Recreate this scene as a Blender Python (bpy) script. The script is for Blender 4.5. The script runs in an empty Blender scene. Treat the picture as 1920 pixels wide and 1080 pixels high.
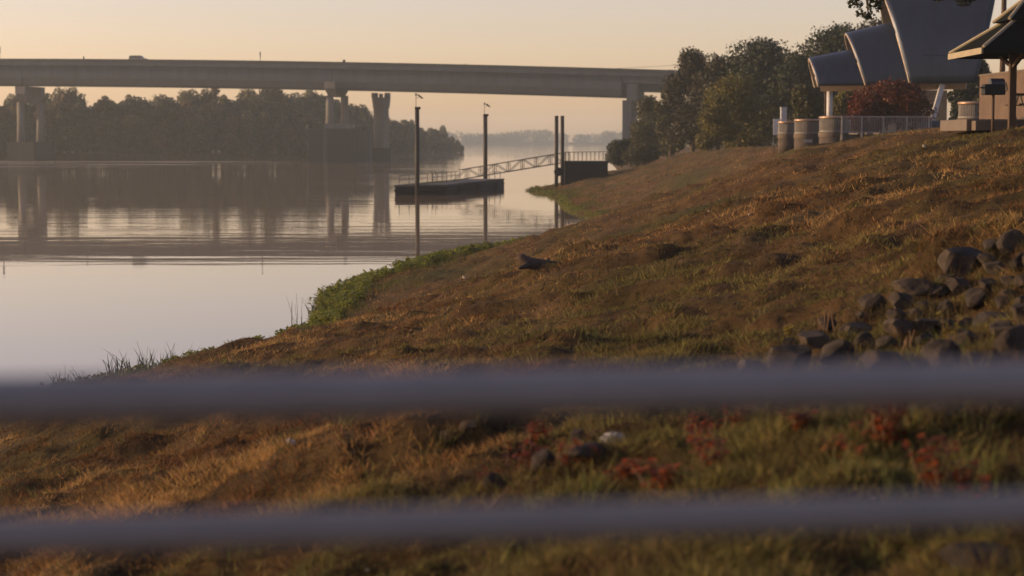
import bpy, bmesh, math, random
import numpy as np
from mathutils import Vector, Matrix

SC = bpy.context.scene
COL = SC.collection
random.seed(7)
rng = np.random.default_rng(7)
PI = math.pi

# ------------------------------------------------------------------ camera
F = 3583.0                       # focal length in photograph pixels (1920 wide)
EYE = 6.5                        # eye height above the water
PITCH = math.atan((540 - 262) / F)
cam = bpy.data.cameras.new('camera')
cam_ob = bpy.data.objects.new('camera', cam)
COL.objects.link(cam_ob)
cam_ob.location = (0, 0, EYE)
cam_ob.rotation_euler = (PI / 2 - PITCH, 0, 0)
cam.sensor_width = 36.0
cam.lens = 36.0 * F / 1920.0
cam.clip_start = 0.05
cam.clip_end = 9000
cam.dof.use_dof = True
cam.dof.focus_distance = 42.0
cam.dof.aperture_fstop = 1.8
SC.camera = cam_ob

# ------------------------------------------------------------------ sky, sun, exposure
SUN_EL, SUN_AZ = math.radians(10.0), math.radians(-82)
world = bpy.data.worlds.new('World')
SC.world = world
world.use_nodes = True
wn = world.node_tree.nodes
sky = wn.new('ShaderNodeTexSky')
sky.sky_type = 'NISHITA'
sky.sun_disc = False
sky.sun_elevation = SUN_EL
sky.sun_rotation = SUN_AZ
sky.altitude = 0
sky.air_density = 1.0
sky.dust_density = 0.95
sky.ozone_density = 0.0
tint = wn.new('ShaderNodeMix')                 # whole-sky warm white balance
tint.data_type = 'RGBA'; tint.blend_type = 'MULTIPLY'
tint.inputs[0].default_value = 1.0
tint.inputs[7].default_value = (1.0, 0.855, 1.14, 1)
world.node_tree.links.new(sky.outputs[0], tint.inputs[6])
world.node_tree.links.new(tint.outputs[2], wn['Background'].inputs[0])
wn['Background'].inputs[1].default_value = 0.117
sun = bpy.data.lights.new('sun', 'SUN')
sun.energy = 4.1
sun.angle = math.radians(0.8)
sun.color = (1.0, 0.70, 0.40)
sun_ob = bpy.data.objects.new('sun', sun)
COL.objects.link(sun_ob)
sd = Vector((math.sin(SUN_AZ) * math.cos(SUN_EL), math.cos(SUN_AZ) * math.cos(SUN_EL), math.sin(SUN_EL)))
sun_ob.rotation_euler = (-sd).to_track_quat('-Z', 'Y').to_euler()
SC.view_settings.view_transform = 'Standard'
SC.view_settings.look = 'None'
SC.view_settings.exposure = 0.60
SC.view_settings.gamma = 1.0
SC.view_settings.use_curve_mapping = False
SC.cycles.use_denoising = True
SC.cycles.denoiser = 'OPENIMAGEDENOISE'
SC.cycles.max_bounces = 6
SC.cycles.diffuse_bounces = 2
SC.cycles.glossy_bounces = 3
SC.cycles.transmission_bounces = 3
SC.cycles.volume_bounces = 1
SC.cycles.transparent_max_bounces = 6
SC.cycles.caustics_reflective = False
SC.cycles.caustics_refractive = False


def at(px, py, Y):
    """Point at distance Y that the camera sees at photograph pixel (px, py)."""
    a, b = (px - 960) / F, (540 - py) / F
    s = Y / (math.cos(PITCH) + b * math.sin(PITCH))
    return Vector((a * s, Y, EYE + s * (b * math.cos(PITCH) - math.sin(PITCH))))


# ------------------------------------------------------------------ mesh helpers
class MB:
    """Collects boxes, bars, tubes and lathes; build() links them as ONE mesh object."""
    def __init__(self):
        self.v, self.f = [], []

    def add(self, vs, fs):
        o = len(self.v)
        self.v += [tuple(p) for p in vs]
        self.f += [tuple(i + o for i in f) for f in fs]
        return self

    def box(self, c, s, rz=0.0, taper=1.0):
        x, y, z = s[0] / 2, s[1] / 2, s[2] / 2
        cr, sr = math.cos(rz), math.sin(rz)
        vs = []
        for k, dz in enumerate((-z, z)):
            q = taper if k else 1.0
            for dx, dy in ((-x, -y), (x, -y), (x, y), (-x, y)):
                dx, dy = dx * q, dy * q
                vs.append((c[0] + dx * cr - dy * sr, c[1] + dx * sr + dy * cr, c[2] + dz))
        return self.add(vs, [(3, 2, 1, 0), (4, 5, 6, 7), (0, 1, 5, 4), (1, 2, 6, 5), (2, 3, 7, 6), (3, 0, 4, 7)])

    def hexa(self, p8):
        return self.add(p8, [(3, 2, 1, 0), (4, 5, 6, 7), (0, 1, 5, 4), (1, 2, 6, 5), (2, 3, 7, 6), (3, 0, 4, 7)])

    def tube(self, pts, r, n=8, cap=True):
        pts = [Vector(p) for p in pts]
        rs = r if isinstance(r, (list, tuple)) else [r] * len(pts)
        vs, fs = [], []
        for i, p in enumerate(pts):
            d = (pts[min(i + 1, len(pts) - 1)] - pts[max(i - 1, 0)]).normalized()
            up = Vector((0, 0, 1)) if abs(d.z) < 0.9 else Vector((0, 1, 0))
            a = d.cross(up).normalized()
            b = d.cross(a)
            for k in range(n):
                t = 2 * PI * k / n
                vs.append(p + (a * math.cos(t) + b * math.sin(t)) * rs[i])
        for i in range(len(pts) - 1):
            for k in range(n):
                k2 = (k + 1) % n
                fs.append((i * n + k, i * n + k2, (i + 1) * n + k2, (i + 1) * n + k))
        if cap:
            fs.append(tuple(range(n - 1, -1, -1)))
            fs.append(tuple((len(pts) - 1) * n + k for k in range(n)))
        return self.add(vs, fs)

    def bar(self, a, b, w, h):
        """Rectangular bar from a to b."""
        a, b = Vector(a), Vector(b)
        d = (b - a).normalized()
        up = Vector((0, 0, 1)) if abs(d.z) < 0.95 else Vector((0, 1, 0))
        s = d.cross(up).normalized() * (w / 2)
        u = s.cross(d).normalized() * (h / 2)
        return self.hexa([a - s - u, a + s - u, b + s - u, b - s - u, a - s + u, a + s + u, b + s + u, b - s + u])

    def lathe(self, c, prof, n=20, a0=0.0, a1=2 * PI):
        full = abs(a1 - a0 - 2 * PI) < 1e-6
        m = n if full else n + 1
        vs, fs = [], []
        for r, z in prof:
            for k in range(m):
                t = a0 + (a1 - a0) * k / n
                vs.append((c[0] + r * math.cos(t), c[1] + r * math.sin(t), c[2] + z))
        for i in range(len(prof) - 1):
            for k in range(n):
                k2 = (k + 1) % m
                fs.append((i * m + k, i * m + k2, (i + 1) * m + k2, (i + 1) * m + k))
        if full:
            if prof[0][0] > 1e-4: fs.append(tuple(range(m - 1, -1, -1)))
            if prof[-1][0] > 1e-4: fs.append(tuple((len(prof) - 1) * m + k for k in range(m)))
        return self.add(vs, fs)

    def mesh(self, name, mat, smooth=False):
        me = bpy.data.meshes.new(name)
        me.from_pydata(self.v, [], self.f)
        if mat: me.materials.append(mat)
        if smooth: me.polygons.foreach_set('use_smooth', [True] * len(me.polygons))
        me.update()
        return me

    def build(self, name, mat, parent=None, smooth=False, bevel=0.0):
        o = bpy.data.objects.new(name, self.mesh(name, mat, smooth))
        COL.objects.link(o)
        if parent:
            o.parent = parent
            o.matrix_parent_inverse = Matrix.Translation(-parent.location) if parent.rotation_euler.z == 0 else Matrix()
        if bevel:
            m = o.modifiers.new('bevel', 'BEVEL'); m.width = bevel; m.segments = 2; m.limit_method = 'ANGLE'
        return o


def np_mesh(name, v, f, mat, smooth=False):
    me = bpy.data.meshes.new(name)
    v = np.asarray(v, np.float32); f = np.asarray(f, np.int32)
    k = f.shape[1]
    me.vertices.add(len(v)); me.vertices.foreach_set('co', v.ravel())
    me.loops.add(f.size); me.loops.foreach_set('vertex_index', f.ravel())
    me.polygons.add(len(f))
    me.polygons.foreach_set('loop_start', np.arange(0, f.size, k, dtype=np.int32))
    me.polygons.foreach_set('loop_total', np.full(len(f), k, np.int32))
    if smooth: me.polygons.foreach_set('use_smooth', np.ones(len(f), bool))
    me.update(calc_edges=True)
    if mat: me.materials.append(mat)
    return me


def link(name, me, parent=None, local=False):
    o = bpy.data.objects.new(name, me)
    COL.objects.link(o)
    if parent:
        o.parent = parent
        if not local: o.matrix_parent_inverse = Matrix.Translation(-parent.location)
    return o


def tag(o, label=None, cat=None, group=None, kind=None):
    if label: o['label'] = label
    if cat: o['category'] = cat
    if group: o['group'] = group
    if kind: o['kind'] = kind
    return o


def thing(name, label, cat, loc=(0, 0, 0), group=None):
    """An Empty at the thing's base; parts are given in world coordinates."""
    o = bpy.data.objects.new(name, None)
    COL.objects.link(o)
    o.location = loc
    o.empty_display_size = 0.3
    return tag(o, label, cat, group)


# ------------------------------------------------------------------ noise and terrain
def _h(ix, iy, seed):
    n = (ix.astype(np.int64) * 374761393 + iy.astype(np.int64) * 668265263 + seed * 974711) & 0xffffffff
    n = ((n ^ (n >> 13)) * 1274126177) & 0xffffffff
    return ((n ^ (n >> 16)) & 0xffff) / 65535.0 * 2 * PI


def noise(x, y, seed=0):
    x0, y0 = np.floor(x), np.floor(y)
    fx, fy = x - x0, y - y0
    u, v = fx * fx * fx * (fx * (fx * 6 - 15) + 10), fy * fy * fy * (fy * (fy * 6 - 15) + 10)
    def g(i, j):
        a = _h(x0 + i, y0 + j, seed)
        return np.cos(a) * (fx - i) + np.sin(a) * (fy - j)
    return ((g(0, 0) * (1 - u) + g(1, 0) * u) * (1 - v) + (g(0, 1) * (1 - u) + g(1, 1) * u) * v) * 1.5


def fbm(x, y, seed=0, o=3):
    return sum(noise(x * 2 ** k, y * 2 ** k, seed + k) * 0.5 ** k for k in range(o))


def sstep(a, b, x):
    t = np.clip((x - a) / (b - a), 0, 1)
    return t * t * (3 - 2 * t)


# right bank: shoreline X, crest X and crest height, by distance Y
KY = [-60, 0, 30, 47, 51, 58, 65, 73, 82, 91, 101, 109, 116, 121, 130, 140, 148, 155, 165, 189, 215, 235, 245, 252, 270, 300, 400, 520, 800, 1300, 1600, 4000]
KS = [-30, -20, -15.4, -12.6, -11.0, -8.2, -6.9, -7.2, -7.2, -5.8, -3.6, -0.9, 2.3, 4.8, 7.5, 9.4, 9.3, 7.8, 6.2, 5.2, 4.9, 3.2, 2.0, 4.0, 11, 16, 22, 27, 46, 74, 92, 240]
CY = [-60, 0, 30, 57, 81, 100, 112, 132, 150, 175, 200, 245, 300, 400, 520, 800, 1600, 4000]
CX = [10, 12, 14, 15.6, 17.4, 19.5, 21.5, 23, 22.5, 23, 24, 24, 30, 38, 44, 70, 120, 300]
CZ = [6.8, 6.9, 7.0, 7.05, 7.0, 6.9, 6.75, 6.35, 6.05, 5.95, 5.7, 5.05, 4.6, 4.4, 4.4, 4, 4, 4]
# left bank: land where X < LX(Y)
LY = [560, 585, 596, 605, 625, 700, 800, 930, 960, 1100, 1500]
LX = [-900, -230, -110, -72, -58, -49, -41, -25, -45, -330, -600]


def ground(X, Y, fine=True):
    X = np.asarray(X, float); Y = np.asarray(Y, float)
    w1 = noise(Y * 0.11, Y * 0 + 3.3, 5) * 0.5 * sstep(20, 60, Y) * (1 - sstep(260, 300, Y))
    xs = np.interp(Y, KY, KS) + w1
    xc = np.interp(Y, CY, CX); zc = np.interp(Y, CY, CZ)
    s = X - xs
    t = s / np.maximum(xc - xs, 2.0)
    prof = np.interp(t, [0, 0.06, 0.2, 0.45, 0.9, 1.02, 1.12, 2.0], [0, 0.05, 0.15, 0.42, 0.92, 0.995, 1.0, 1.0])
    z = np.where(s > 0, zc * prof, np.maximum(s * 0.3, -2.5))
    # left bank and the far shore
    left = np.interp(Y, LY, LX, left=-2000, right=-900) - X
    z = np.maximum(z, np.clip(left * 0.25, -2.5, 2.2))
    far = Y - (2560 + 40 * np.sin(X * 0.008))
    z = np.maximum(z, np.clip(far * 0.06, -2.5, 3.0))
    if fine:
        on = sstep(0.1, 1.0, z) * (1 - sstep(250, 500, Y)) * (0.15 + 0.85 * sstep(5, 13, Y))
        lawn = 1 - 0.9 * sstep(0.82, 1.0, t)
        a = fbm(X * 0.10 + Y * 0.02, Y * 0.05, 11, 2) * 0.32
        r = fbm(X * 0.16 + Y * 0.03, Y * 0.42 - X * 0.05, 21, 3)
        b = (np.abs(r) * 0.5 - 0.1) * 0.8
        c = fbm(X * 0.8, Y * 0.7, 31, 2) * 0.12
        c = c + np.maximum(fbm(X * 0.85 + 3, Y * 0.62, 37, 2) - 0.30, 0) * 0.16
        d = fbm(X * 2.6, Y * 2.2, 41, 2) * 0.055 * (1 - 0.6 * sstep(60, 140, Y))
        z = z + on * lawn * (a + b + c + d)
        z = z + (1 - on) * fbm(X * 0.8, Y * 0.5, 61, 2) * 0.06 * (z > -0.5)
    return z


def gz(x, y):
    return float(ground(np.array([x]), np.array([y]))[0])


def hit(px, py, y0=8.0, y1=420.0):
    """Where the ray through a photograph pixel meets the ground."""
    Ys = np.exp(np.linspace(math.log(y0), math.log(y1), 2500))
    a, b = (px - 960) / F, (540 - py) / F
    s = Ys / (math.cos(PITCH) + b * math.sin(PITCH))
    z = EYE + s * (b * math.cos(PITCH) - math.sin(PITCH))
    g = ground(a * s, Ys)
    k = np.argmax(z <= g) if (z <= g).any() else len(Ys) - 1
    return Vector((a * s[k], Ys[k], g[k]))


# ------------------------------------------------------------------ materials
def new_mat(name):
    m = bpy.data.materials.new(name)
    m.use_nodes = True
    nt = m.node_tree
    return m, nt, nt.nodes, nt.links, nt.nodes['Principled BSDF']


def nz(nt, scale, detail=4, rough=0.6, vec=None, dims='3D'):
    n = nt.nodes.new('ShaderNodeTexNoise')
    n.inputs['Scale'].default_value = scale
    n.inputs['Detail'].default_value = detail
    n.inputs['Roughness'].default_value = rough
    if vec is not None: nt.links.new(vec, n.inputs['Vector'])
    return n


def ramp(nt, src, stops):
    r = nt.nodes.new('ShaderNodeValToRGB')
    e = r.color_ramp.elements
    while len(e) < len(stops): e.new(0.5)
    for k, (p, c) in enumerate(stops):
        e[k].position = p
        e[k].color = tuple(c) + (1,) if len(c) == 3 else c
    nt.links.new(src, r.inputs[0])
    return r


def mixc(nt, fac, a, b, mode='MIX'):
    m = nt.nodes.new('ShaderNodeMix'); m.data_type = 'RGBA'; m.blend_type = mode
    for sock, val in ((m.inputs[0], fac), (m.inputs[6], a), (m.inputs[7], b)):
        if hasattr(val, 'is_output'): nt.links.new(val, sock)
        elif isinstance(val, (int, float)): sock.default_value = val
        else: sock.default_value = tuple(val) + (1,)
    return m.outputs[2]


def mapped(nt, scale=(1, 1, 1), rot=(0, 0, 0)):
    g = nt.nodes.new('ShaderNodeNewGeometry')
    mp = nt.nodes.new('ShaderNodeMapping')
    mp.inputs['Scale'].default_value = scale
    mp.inputs['Rotation'].default_value = rot
    nt.links.new(g.outputs['Position'], mp.inputs['Vector'])
    return mp.outputs[0]


def simple(name, col, rough=0.7, metal=0.0, var=0.25, scale=3.0, bump=0.0, col2=None, spec=0.3, stretch=(1, 1, 1)):
    """Plain surface with mottled colour and fine relief."""
    m, nt, N, L, p = new_mat(name)
    vec = mapped(nt, stretch)
    n = nz(nt, scale, 6, 0.65, vec)
    c2 = col2 or tuple(x * (1 - var) for x in col)
    r = ramp(nt, n.outputs[0], [(0.3, c2), (0.7, col)])
    L.new(r.outputs[0], p.inputs['Base Color'])
    p.inputs['Roughness'].default_value = rough
    p.inputs['Metallic'].default_value = metal
    p.inputs['Specular IOR Level'].default_value = spec
    if bump:
        b = N.new('ShaderNodeBump'); b.inputs['Strength'].default_value = bump; b.inputs['Distance'].default_value = 0.05
        n2 = nz(nt, scale * 6, 5, 0.7, vec)
        L.new(n2.outputs[0], b.inputs['Height']); L.new(b.outputs[0], p.inputs['Normal'])
    return m


def patch_colour(nt, dead, tan, green, soil, gbias=0.0):
    """Dead thatch, straw and green patches by place; shared by the soil and the grass on it."""
    v = mapped(nt, (1, 0.55, 0))
    big = nz(nt, 0.16, 3, 0.6, v); mid = nz(nt, 0.9, 4, 0.65, v); fine = nz(nt, 7.0, 3, 0.7, v)
    f1 = ramp(nt, mid.outputs[0], [(0.36, (0, 0, 0)), (0.64, (1, 1, 1))])
    base = mixc(nt, f1.outputs[0], dead, tan)
    f2 = ramp(nt, big.outputs[0], [(0.47 - gbias, (0, 0, 0)), (0.66 - gbias, (0.85, 0.85, 0.85))])
    base = mixc(nt, f2.outputs[0], base, green)
    f3 = ramp(nt, fine.outputs[0], [(0.3, (1, 1, 1)), (0.5, (0, 0, 0))])
    return mixc(nt, f3.outputs[0], base, soil)


def ground_mat():
    m, nt, N, L, p = new_mat('bank_soil')
    c = patch_colour(nt, (0.068, 0.037, 0.014), (0.135, 0.080, 0.030), (0.056, 0.052, 0.014), (0.018, 0.012, 0.008))
    L.new(c, p.inputs['Base Color'])
    p.inputs['Roughness'].default_value = 0.95
    p.inputs['Specular IOR Level'].default_value = 0.1
    b = N.new('ShaderNodeBump'); b.inputs['Strength'].default_value = 1.0; b.inputs['Distance'].default_value = 0.16
    n = nz(nt, 6.0, 8, 0.8, mapped(nt, (1, 0.8, 1)))
    L.new(n.outputs[0], b.inputs['Height']); L.new(b.outputs[0], p.inputs['Normal'])
    return m


def blade_mat(name, trans=0.3):
    m, nt, N, L, p = new_mat(name)
    a = N.new('ShaderNodeAttribute'); a.attribute_name = 'hue'
    L.new(a.outputs['Color'], p.inputs['Base Color'])
    p.inputs['Roughness'].default_value = 0.85
    p.inputs['Specular IOR Level'].default_value = 0.1
    t = N.new('ShaderNodeBsdfTranslucent'); L.new(a.outputs['Color'], t.inputs[0])
    mx = N.new('ShaderNodeMixShader'); mx.inputs[0].default_value = trans
    L.new(p.outputs[0], mx.inputs[1]); L.new(t.outputs[0], mx.inputs[2])
    L.new(mx.outputs[0], N['Material Output'].inputs[0])
    return m


def leaf_mat(name, a, b, trans=0.3, rough=0.6):
    m, nt, N, L, p = new_mat(name)
    g = N.new('ShaderNodeNewGeometry')
    r = ramp(nt, g.outputs['Random Per Island'], [(0, a), (1, b)])
    n = nz(nt, 0.35, 3, 0.6, mapped(nt))
    k = ramp(nt, n.outputs[0], [(0.3, (0.65, 0.65, 0.65)), (0.7, (1.25, 1.2, 1.1))])
    c = mixc(nt, 1.0, r.outputs[0], k.outputs[0], 'MULTIPLY')
    L.new(c, p.inputs['Base Color'])
    p.inputs['Roughness'].default_value = rough
    p.inputs['Specular IOR Level'].default_value = 0.25
    t = N.new('ShaderNodeBsdfTranslucent'); L.new(c, t.inputs[0])
    mx = N.new('ShaderNodeMixShader'); mx.inputs[0].default_value = trans
    L.new(p.outputs[0], mx.inputs[1]); L.new(t.outputs[0], mx.inputs[2])
    L.new(mx.outputs[0], N['Material Output'].inputs[0])
    return m


def water_mat():
    m, nt, N, L, p = new_mat('river_water')
    p.inputs['Base Color'].default_value = (0.27, 0.18, 0.10, 1)
    p.inputs['Roughness'].default_value = 0.02
    p.inputs['IOR'].default_value = 1.6
    p.inputs['Specular IOR Level'].default_value = 0.5
    # breeze patches: where the surface is ruffled and where it is glassy
    patch = nz(nt, 1.0, 3, 0.5, mapped(nt, (0.004, 0.022, 0)))
    pm = ramp(nt, patch.outputs[0], [(0.40, (0.22, 0.22, 0.22)), (0.62, (1, 1, 1))])
    small = nz(nt, 1.0, 3, 0.55, mapped(nt, (0.55, 1.3, 0)))
    long_ = nz(nt, 1.0, 2, 0.5, mapped(nt, (0.055, 0.27, 0), (0, 0, 0.05)))
    g = N.new('ShaderNodeNewGeometry'); sx = N.new('ShaderNodeSeparateXYZ'); L.new(g.outputs['Position'], sx.inputs[0])
    def mr(src, a, b, lo=0.0, hi=1.0):
        q = N.new('ShaderNodeMapRange'); q.interpolation_type = 'SMOOTHSTEP'
        q.inputs[1].default_value = a; q.inputs[2].default_value = b
        q.inputs[3].default_value = lo; q.inputs[4].default_value = hi; L.new(src, q.inputs[0]); return q.outputs[0]
    def mu(a, b):
        q = N.new('ShaderNodeMath'); q.operation = 'MULTIPLY'; L.new(a, q.inputs[0]); L.new(b, q.inputs[1]); return q.outputs[0]
    # the sheltered water by the bank is glassy, the open river slightly ruffled
    open_ = mr(sx.outputs[1], 72, 145, 0.08, 1.0)
    pw = mu(mu(pm.outputs[0], open_), mr(sx.outputs[1], 190, 420, 1.0, 3.2))
    mul = N.new('ShaderNodeMath'); mul.operation = 'MULTIPLY'
    L.new(small.outputs[0], mul.inputs[0]); L.new(pw, mul.inputs[1])
    mul2 = mu(long_.outputs[0], open_)
    b1 = N.new('ShaderNodeBump'); b1.inputs['Strength'].default_value = 1.0; b1.inputs['Distance'].default_value = 0.006
    L.new(mul.outputs[0], b1.inputs['Height'])
    b2 = N.new('ShaderNodeBump'); b2.inputs['Strength'].default_value = 1.0; b2.inputs['Distance'].default_value = 0.021
    L.new(mul2, b2.inputs['Height']); L.new(b1.outputs[0], b2.inputs['Normal'])
    L.new(b2.outputs[0], p.inputs['Normal'])
    # catspaws of breeze far out, left of the fender block
    cw = nz(nt, 1.0, 3, 0.55, mapped(nt, (0.011, 0.075, 0), (0, 0, 0.06)))
    cm = ramp(nt, cw.outputs[0], [(0.50, (0, 0, 0)), (0.60, (1, 1, 1))])
    wob = nz(nt, 1.0, 2, 0.5, mapped(nt, (0.012, 0.004, 0)))
    ya = N.new('ShaderNodeMath'); ya.operation = 'MULTIPLY_ADD'; ya.inputs[1].default_value = 110.0
    L.new(wob.outputs[0], ya.inputs[0]); L.new(sx.outputs[1], ya.inputs[2])
    band = mu(mr(ya.outputs[0], 592, 612), mr(ya.outputs[0], 664, 644))
    wide = mu(mu(mr(sx.outputs[1], 440, 500), mr(sx.outputs[1], 640, 590)), cm.outputs[0])
    mx_ = N.new('ShaderNodeMath'); mx_.operation = 'MAXIMUM'; L.new(band, mx_.inputs[0]); L.new(wide, mx_.inputs[1])
    cb = nz(nt, 1.0, 3, 0.6, mapped(nt, (0.016, 0.06, 0), (0, 0, -0.05)))
    cbm = ramp(nt, cb.outputs[0], [(0.40, (0, 0, 0)), (0.56, (1, 1, 1))])
    L.new(mu(band, cbm.outputs[0]), mx_.inputs[0])
    k = mu(mx_.outputs[0], mr(sx.outputs[0], -45, -110))
    rg = N.new('ShaderNodeMapRange'); rg.inputs[3].default_value = 0.02; rg.inputs[4].default_value = 0.42
    L.new(k, rg.inputs[0]); L.new(rg.outputs[0], p.inputs['Roughness'])
    return m


def rock_mat(name, a, b):
    m, nt, N, L, p = new_mat(name)
    n = nz(nt, 3.5, 8, 0.7, mapped(nt))
    oi = N.new('ShaderNodeObjectInfo')
    r = ramp(nt, n.outputs[0], [(0.3, a), (0.55, b), (0.75, tuple(x * 1.3 for x in b))])
    k = ramp(nt, oi.outputs['Random'], [(0, (0.6, 0.6, 0.62)), (1, (1.25, 1.15, 1.05))])
    L.new(mixc(nt, 1.0, r.outputs[0], k.outputs[0], 'MULTIPLY'), p.inputs['Base Color'])
    p.inputs['Roughness'].default_value = 0.9
    p.inputs['Specular IOR Level'].default_value = 0.12
    bp = N.new('ShaderNodeBump'); bp.inputs['Strength'].default_value = 0.6; bp.inputs['Distance'].default_value = 0.03
    n2 = nz(nt, 14, 8, 0.75, mapped(nt)); L.new(n2.outputs[0], bp.inputs['Height']); L.new(bp.outputs[0], p.inputs['Normal'])
    return m


def brick_mat():
    m, nt, N, L, p = new_mat('tan_brick')
    g = N.new('ShaderNodeTexCoord')
    mp = N.new('ShaderNodeMapping'); mp.inputs['Rotation'].default_value = (PI / 2, 0, 0)
    L.new(g.outputs['Object'], mp.inputs['Vector'])
    b = N.new('ShaderNodeTexBrick')
    b.inputs['Color1'].default_value = (0.10, 0.060, 0.034, 1); b.inputs['Color2'].default_value = (0.075, 0.044, 0.026, 1)
    b.inputs['Mortar'].default_value = (0.085, 0.064, 0.048, 1)
    b.inputs['Scale'].default_value = 4.4; b.inputs['Mortar Size'].default_value = 0.018
    L.new(mp.outputs[0], b.inputs['Vector'])
    n = nz(nt, 1.2, 5, 0.6, mapped(nt))
    k = ramp(nt, n.outputs[0], [(0.3, (0.75, 0.75, 0.75)), (0.7, (1.1, 1.1, 1.1))])
    L.new(mixc(nt, 1.0, b.outputs[0], k.outputs[0], 'MULTIPLY'), p.inputs['Base Color'])
    p.inputs['Roughness'].default_value = 0.9
    return m


def haze_mat():
    m = bpy.data.materials.new('river_haze'); m.use_nodes = True
    N, L = m.node_tree.nodes, m.node_tree.links
    N.remove(N['Principled BSDF'])
    v = N.new('ShaderNodeVolumePrincipled')
    v.inputs['Color'].default_value = (0.84, 0.96, 1.0, 1)
    v.inputs['Density'].default_value = 0.000185
    v.inputs['Density Attribute'].default_value = ''
    m.cycles.homogeneous_volume = True
    v.inputs['Anisotropy'].default_value = 0.2
    L.new(v.outputs[0], N['Material Output'].inputs['Volume'])
    return m


M = {}
M['soil'] = ground_mat()
M['water'] = water_mat()
M['blade'] = blade_mat('grass_blade')
M['weed'] = leaf_mat('shore_weed_leaf', (0.105, 0.135, 0.020), (0.30, 0.30, 0.055), 0.5)
M['reed'] = leaf_mat('reed_blade', (0.0360, 0.0480, 0.0144), (0.0880, 0.0800, 0.0280), 0.3)
M['red_leaf'] = leaf_mat('red_weed_leaf', (0.12, 0.022, 0.008), (0.34, 0.075, 0.015), 0.4)
M['yellow_leaf'] = leaf_mat('yellow_weed_leaf', (0.26, 0.19, 0.02), (0.32, 0.26, 0.04), 0.35)
M['stem'] = simple('weed_stem', (0.16, 0.095, 0.05), 0.9)
M['dark_leaf'] = leaf_mat('dark_green_leaf', (0.013, 0.019, 0.006), (0.032, 0.038, 0.011), 0.2)
M['olive_leaf'] = leaf_mat('olive_leaf', (0.0350, 0.0359, 0.0109), (0.0780, 0.0686, 0.0187), 0.3)
M['brown_leaf'] = leaf_mat('brown_green_leaf', (0.024, 0.022, 0.009), (0.055, 0.044, 0.018), 0.2)
M['yellow_green'] = leaf_mat('yellow_green_leaf', (0.0783, 0.0711, 0.0146), (0.1566, 0.1305, 0.0261), 0.35)
M['rust_leaf'] = leaf_mat('rust_red_leaf', (0.050, 0.011, 0.004), (0.135, 0.030, 0.008), 0.25)
M['far_leaf'] = leaf_mat('far_bank_leaf', (0.0599, 0.0638, 0.0260), (0.1496, 0.1237, 0.0479), 0.25)
M['far_leaf_b'] = leaf_mat('far_bank_autumn_leaf', (0.1001, 0.0728, 0.0328), (0.2003, 0.1311, 0.0546), 0.25)
M['bark'] = simple('bark', (0.10, 0.07, 0.05), 0.95, bump=0.5, scale=5)
M['concrete'] = simple('bridge_concrete', (0.060, 0.066, 0.078), 0.9, var=0.45, scale=0.45, bump=0.15, stretch=(1, 1, 0.12))
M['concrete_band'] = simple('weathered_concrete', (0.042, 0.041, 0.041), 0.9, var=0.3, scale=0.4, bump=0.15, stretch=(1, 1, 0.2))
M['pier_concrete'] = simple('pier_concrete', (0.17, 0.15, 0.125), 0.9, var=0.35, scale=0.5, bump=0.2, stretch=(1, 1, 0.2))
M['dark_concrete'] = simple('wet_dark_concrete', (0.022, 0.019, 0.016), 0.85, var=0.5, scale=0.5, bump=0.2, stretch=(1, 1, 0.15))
M['plaza'] = simple('plaza_concrete', (0.12, 0.095, 0.075), 0.85, var=0.2, scale=1.2, bump=0.1)
M['stucco'] = simple('tan_stucco', (0.115, 0.088, 0.065), 0.9, var=0.2, scale=1.5)
M['dark_stone'] = simple('drum_dark_stone', (0.085, 0.062, 0.045), 0.9, var=0.4, scale=3, bump=0.4)
M['pile'] = simple('dark_steel_pile', (0.030, 0.023, 0.018), 0.7, var=0.4, scale=1.5, bump=0.2)
M['hull'] = simple('dock_hull', (0.018, 0.017, 0.015), 0.8, var=0.5, scale=1.2, bump=0.3)
M['deck'] = simple('dock_deck', (0.075, 0.07, 0.066), 0.85, var=0.35, scale=1.5, bump=0.2)
M['galv'] = simple('weathered_aluminium', (0.085, 0.078, 0.07), 0.6, 0.3, scale=4)
M['white_rail'] = simple('pale_fence_paint', (0.27, 0.245, 0.215), 0.55, scale=4)
M['copper'] = simple('copper_top_rail', (0.42, 0.27, 0.17), 0.4, 0.5, scale=4)
M['shell'] = simple('shell_sheet_metal', (0.034, 0.043, 0.066), 0.40, 0.5, var=0.35, scale=0.9, bump=0.08, stretch=(1, 1, 0.3))
M['seam'] = simple('glint_tone_seam', (0.060, 0.072, 0.105), 0.55, 0.0, scale=3)  # paler than the shell, colour standing in for glints along the ribs
M['shell_rim'] = simple('shell_rim_metal', (0.52, 0.42, 0.33), 0.5, 0.2, scale=3)
M['shell_inner'] = simple('shell_lining', (0.36, 0.26, 0.16), 0.8, scale=2)
M['post_white'] = simple('pale_column_paint', (0.48, 0.46, 0.44), 0.5, scale=3)
M['roof_dark'] = simple('dark_roof_metal', (0.010, 0.011, 0.010), 0.95, var=0.3, scale=3, spec=0.02)
M['fascia'] = simple('sunlit_tone_fascia', (0.28, 0.235, 0.155), 0.7, scale=4)  # low sun on the left eave and left hips, put into the colour
M['wood_post'] = simple('brown_timber_post', (0.075, 0.045, 0.027), 0.8, scale=6, bump=0.2)
M['brick'] = brick_mat()
M['iron'] = simple('black_iron', (0.012, 0.012, 0.013), 0.6, 0.3, scale=8)
M['hood'] = simple('grey_steel_hood', (0.06, 0.06, 0.066), 0.45, 0.5, scale=8)
M['rail_paint'] = simple('grey_pipe_rail', (0.225, 0.205, 0.195), 0.5, 0.0, var=0.15, scale=12, spec=0.5)
M['rock'] = rock_mat('riprap_stone', (0.016, 0.014, 0.012), (0.060, 0.049, 0.039))
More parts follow.
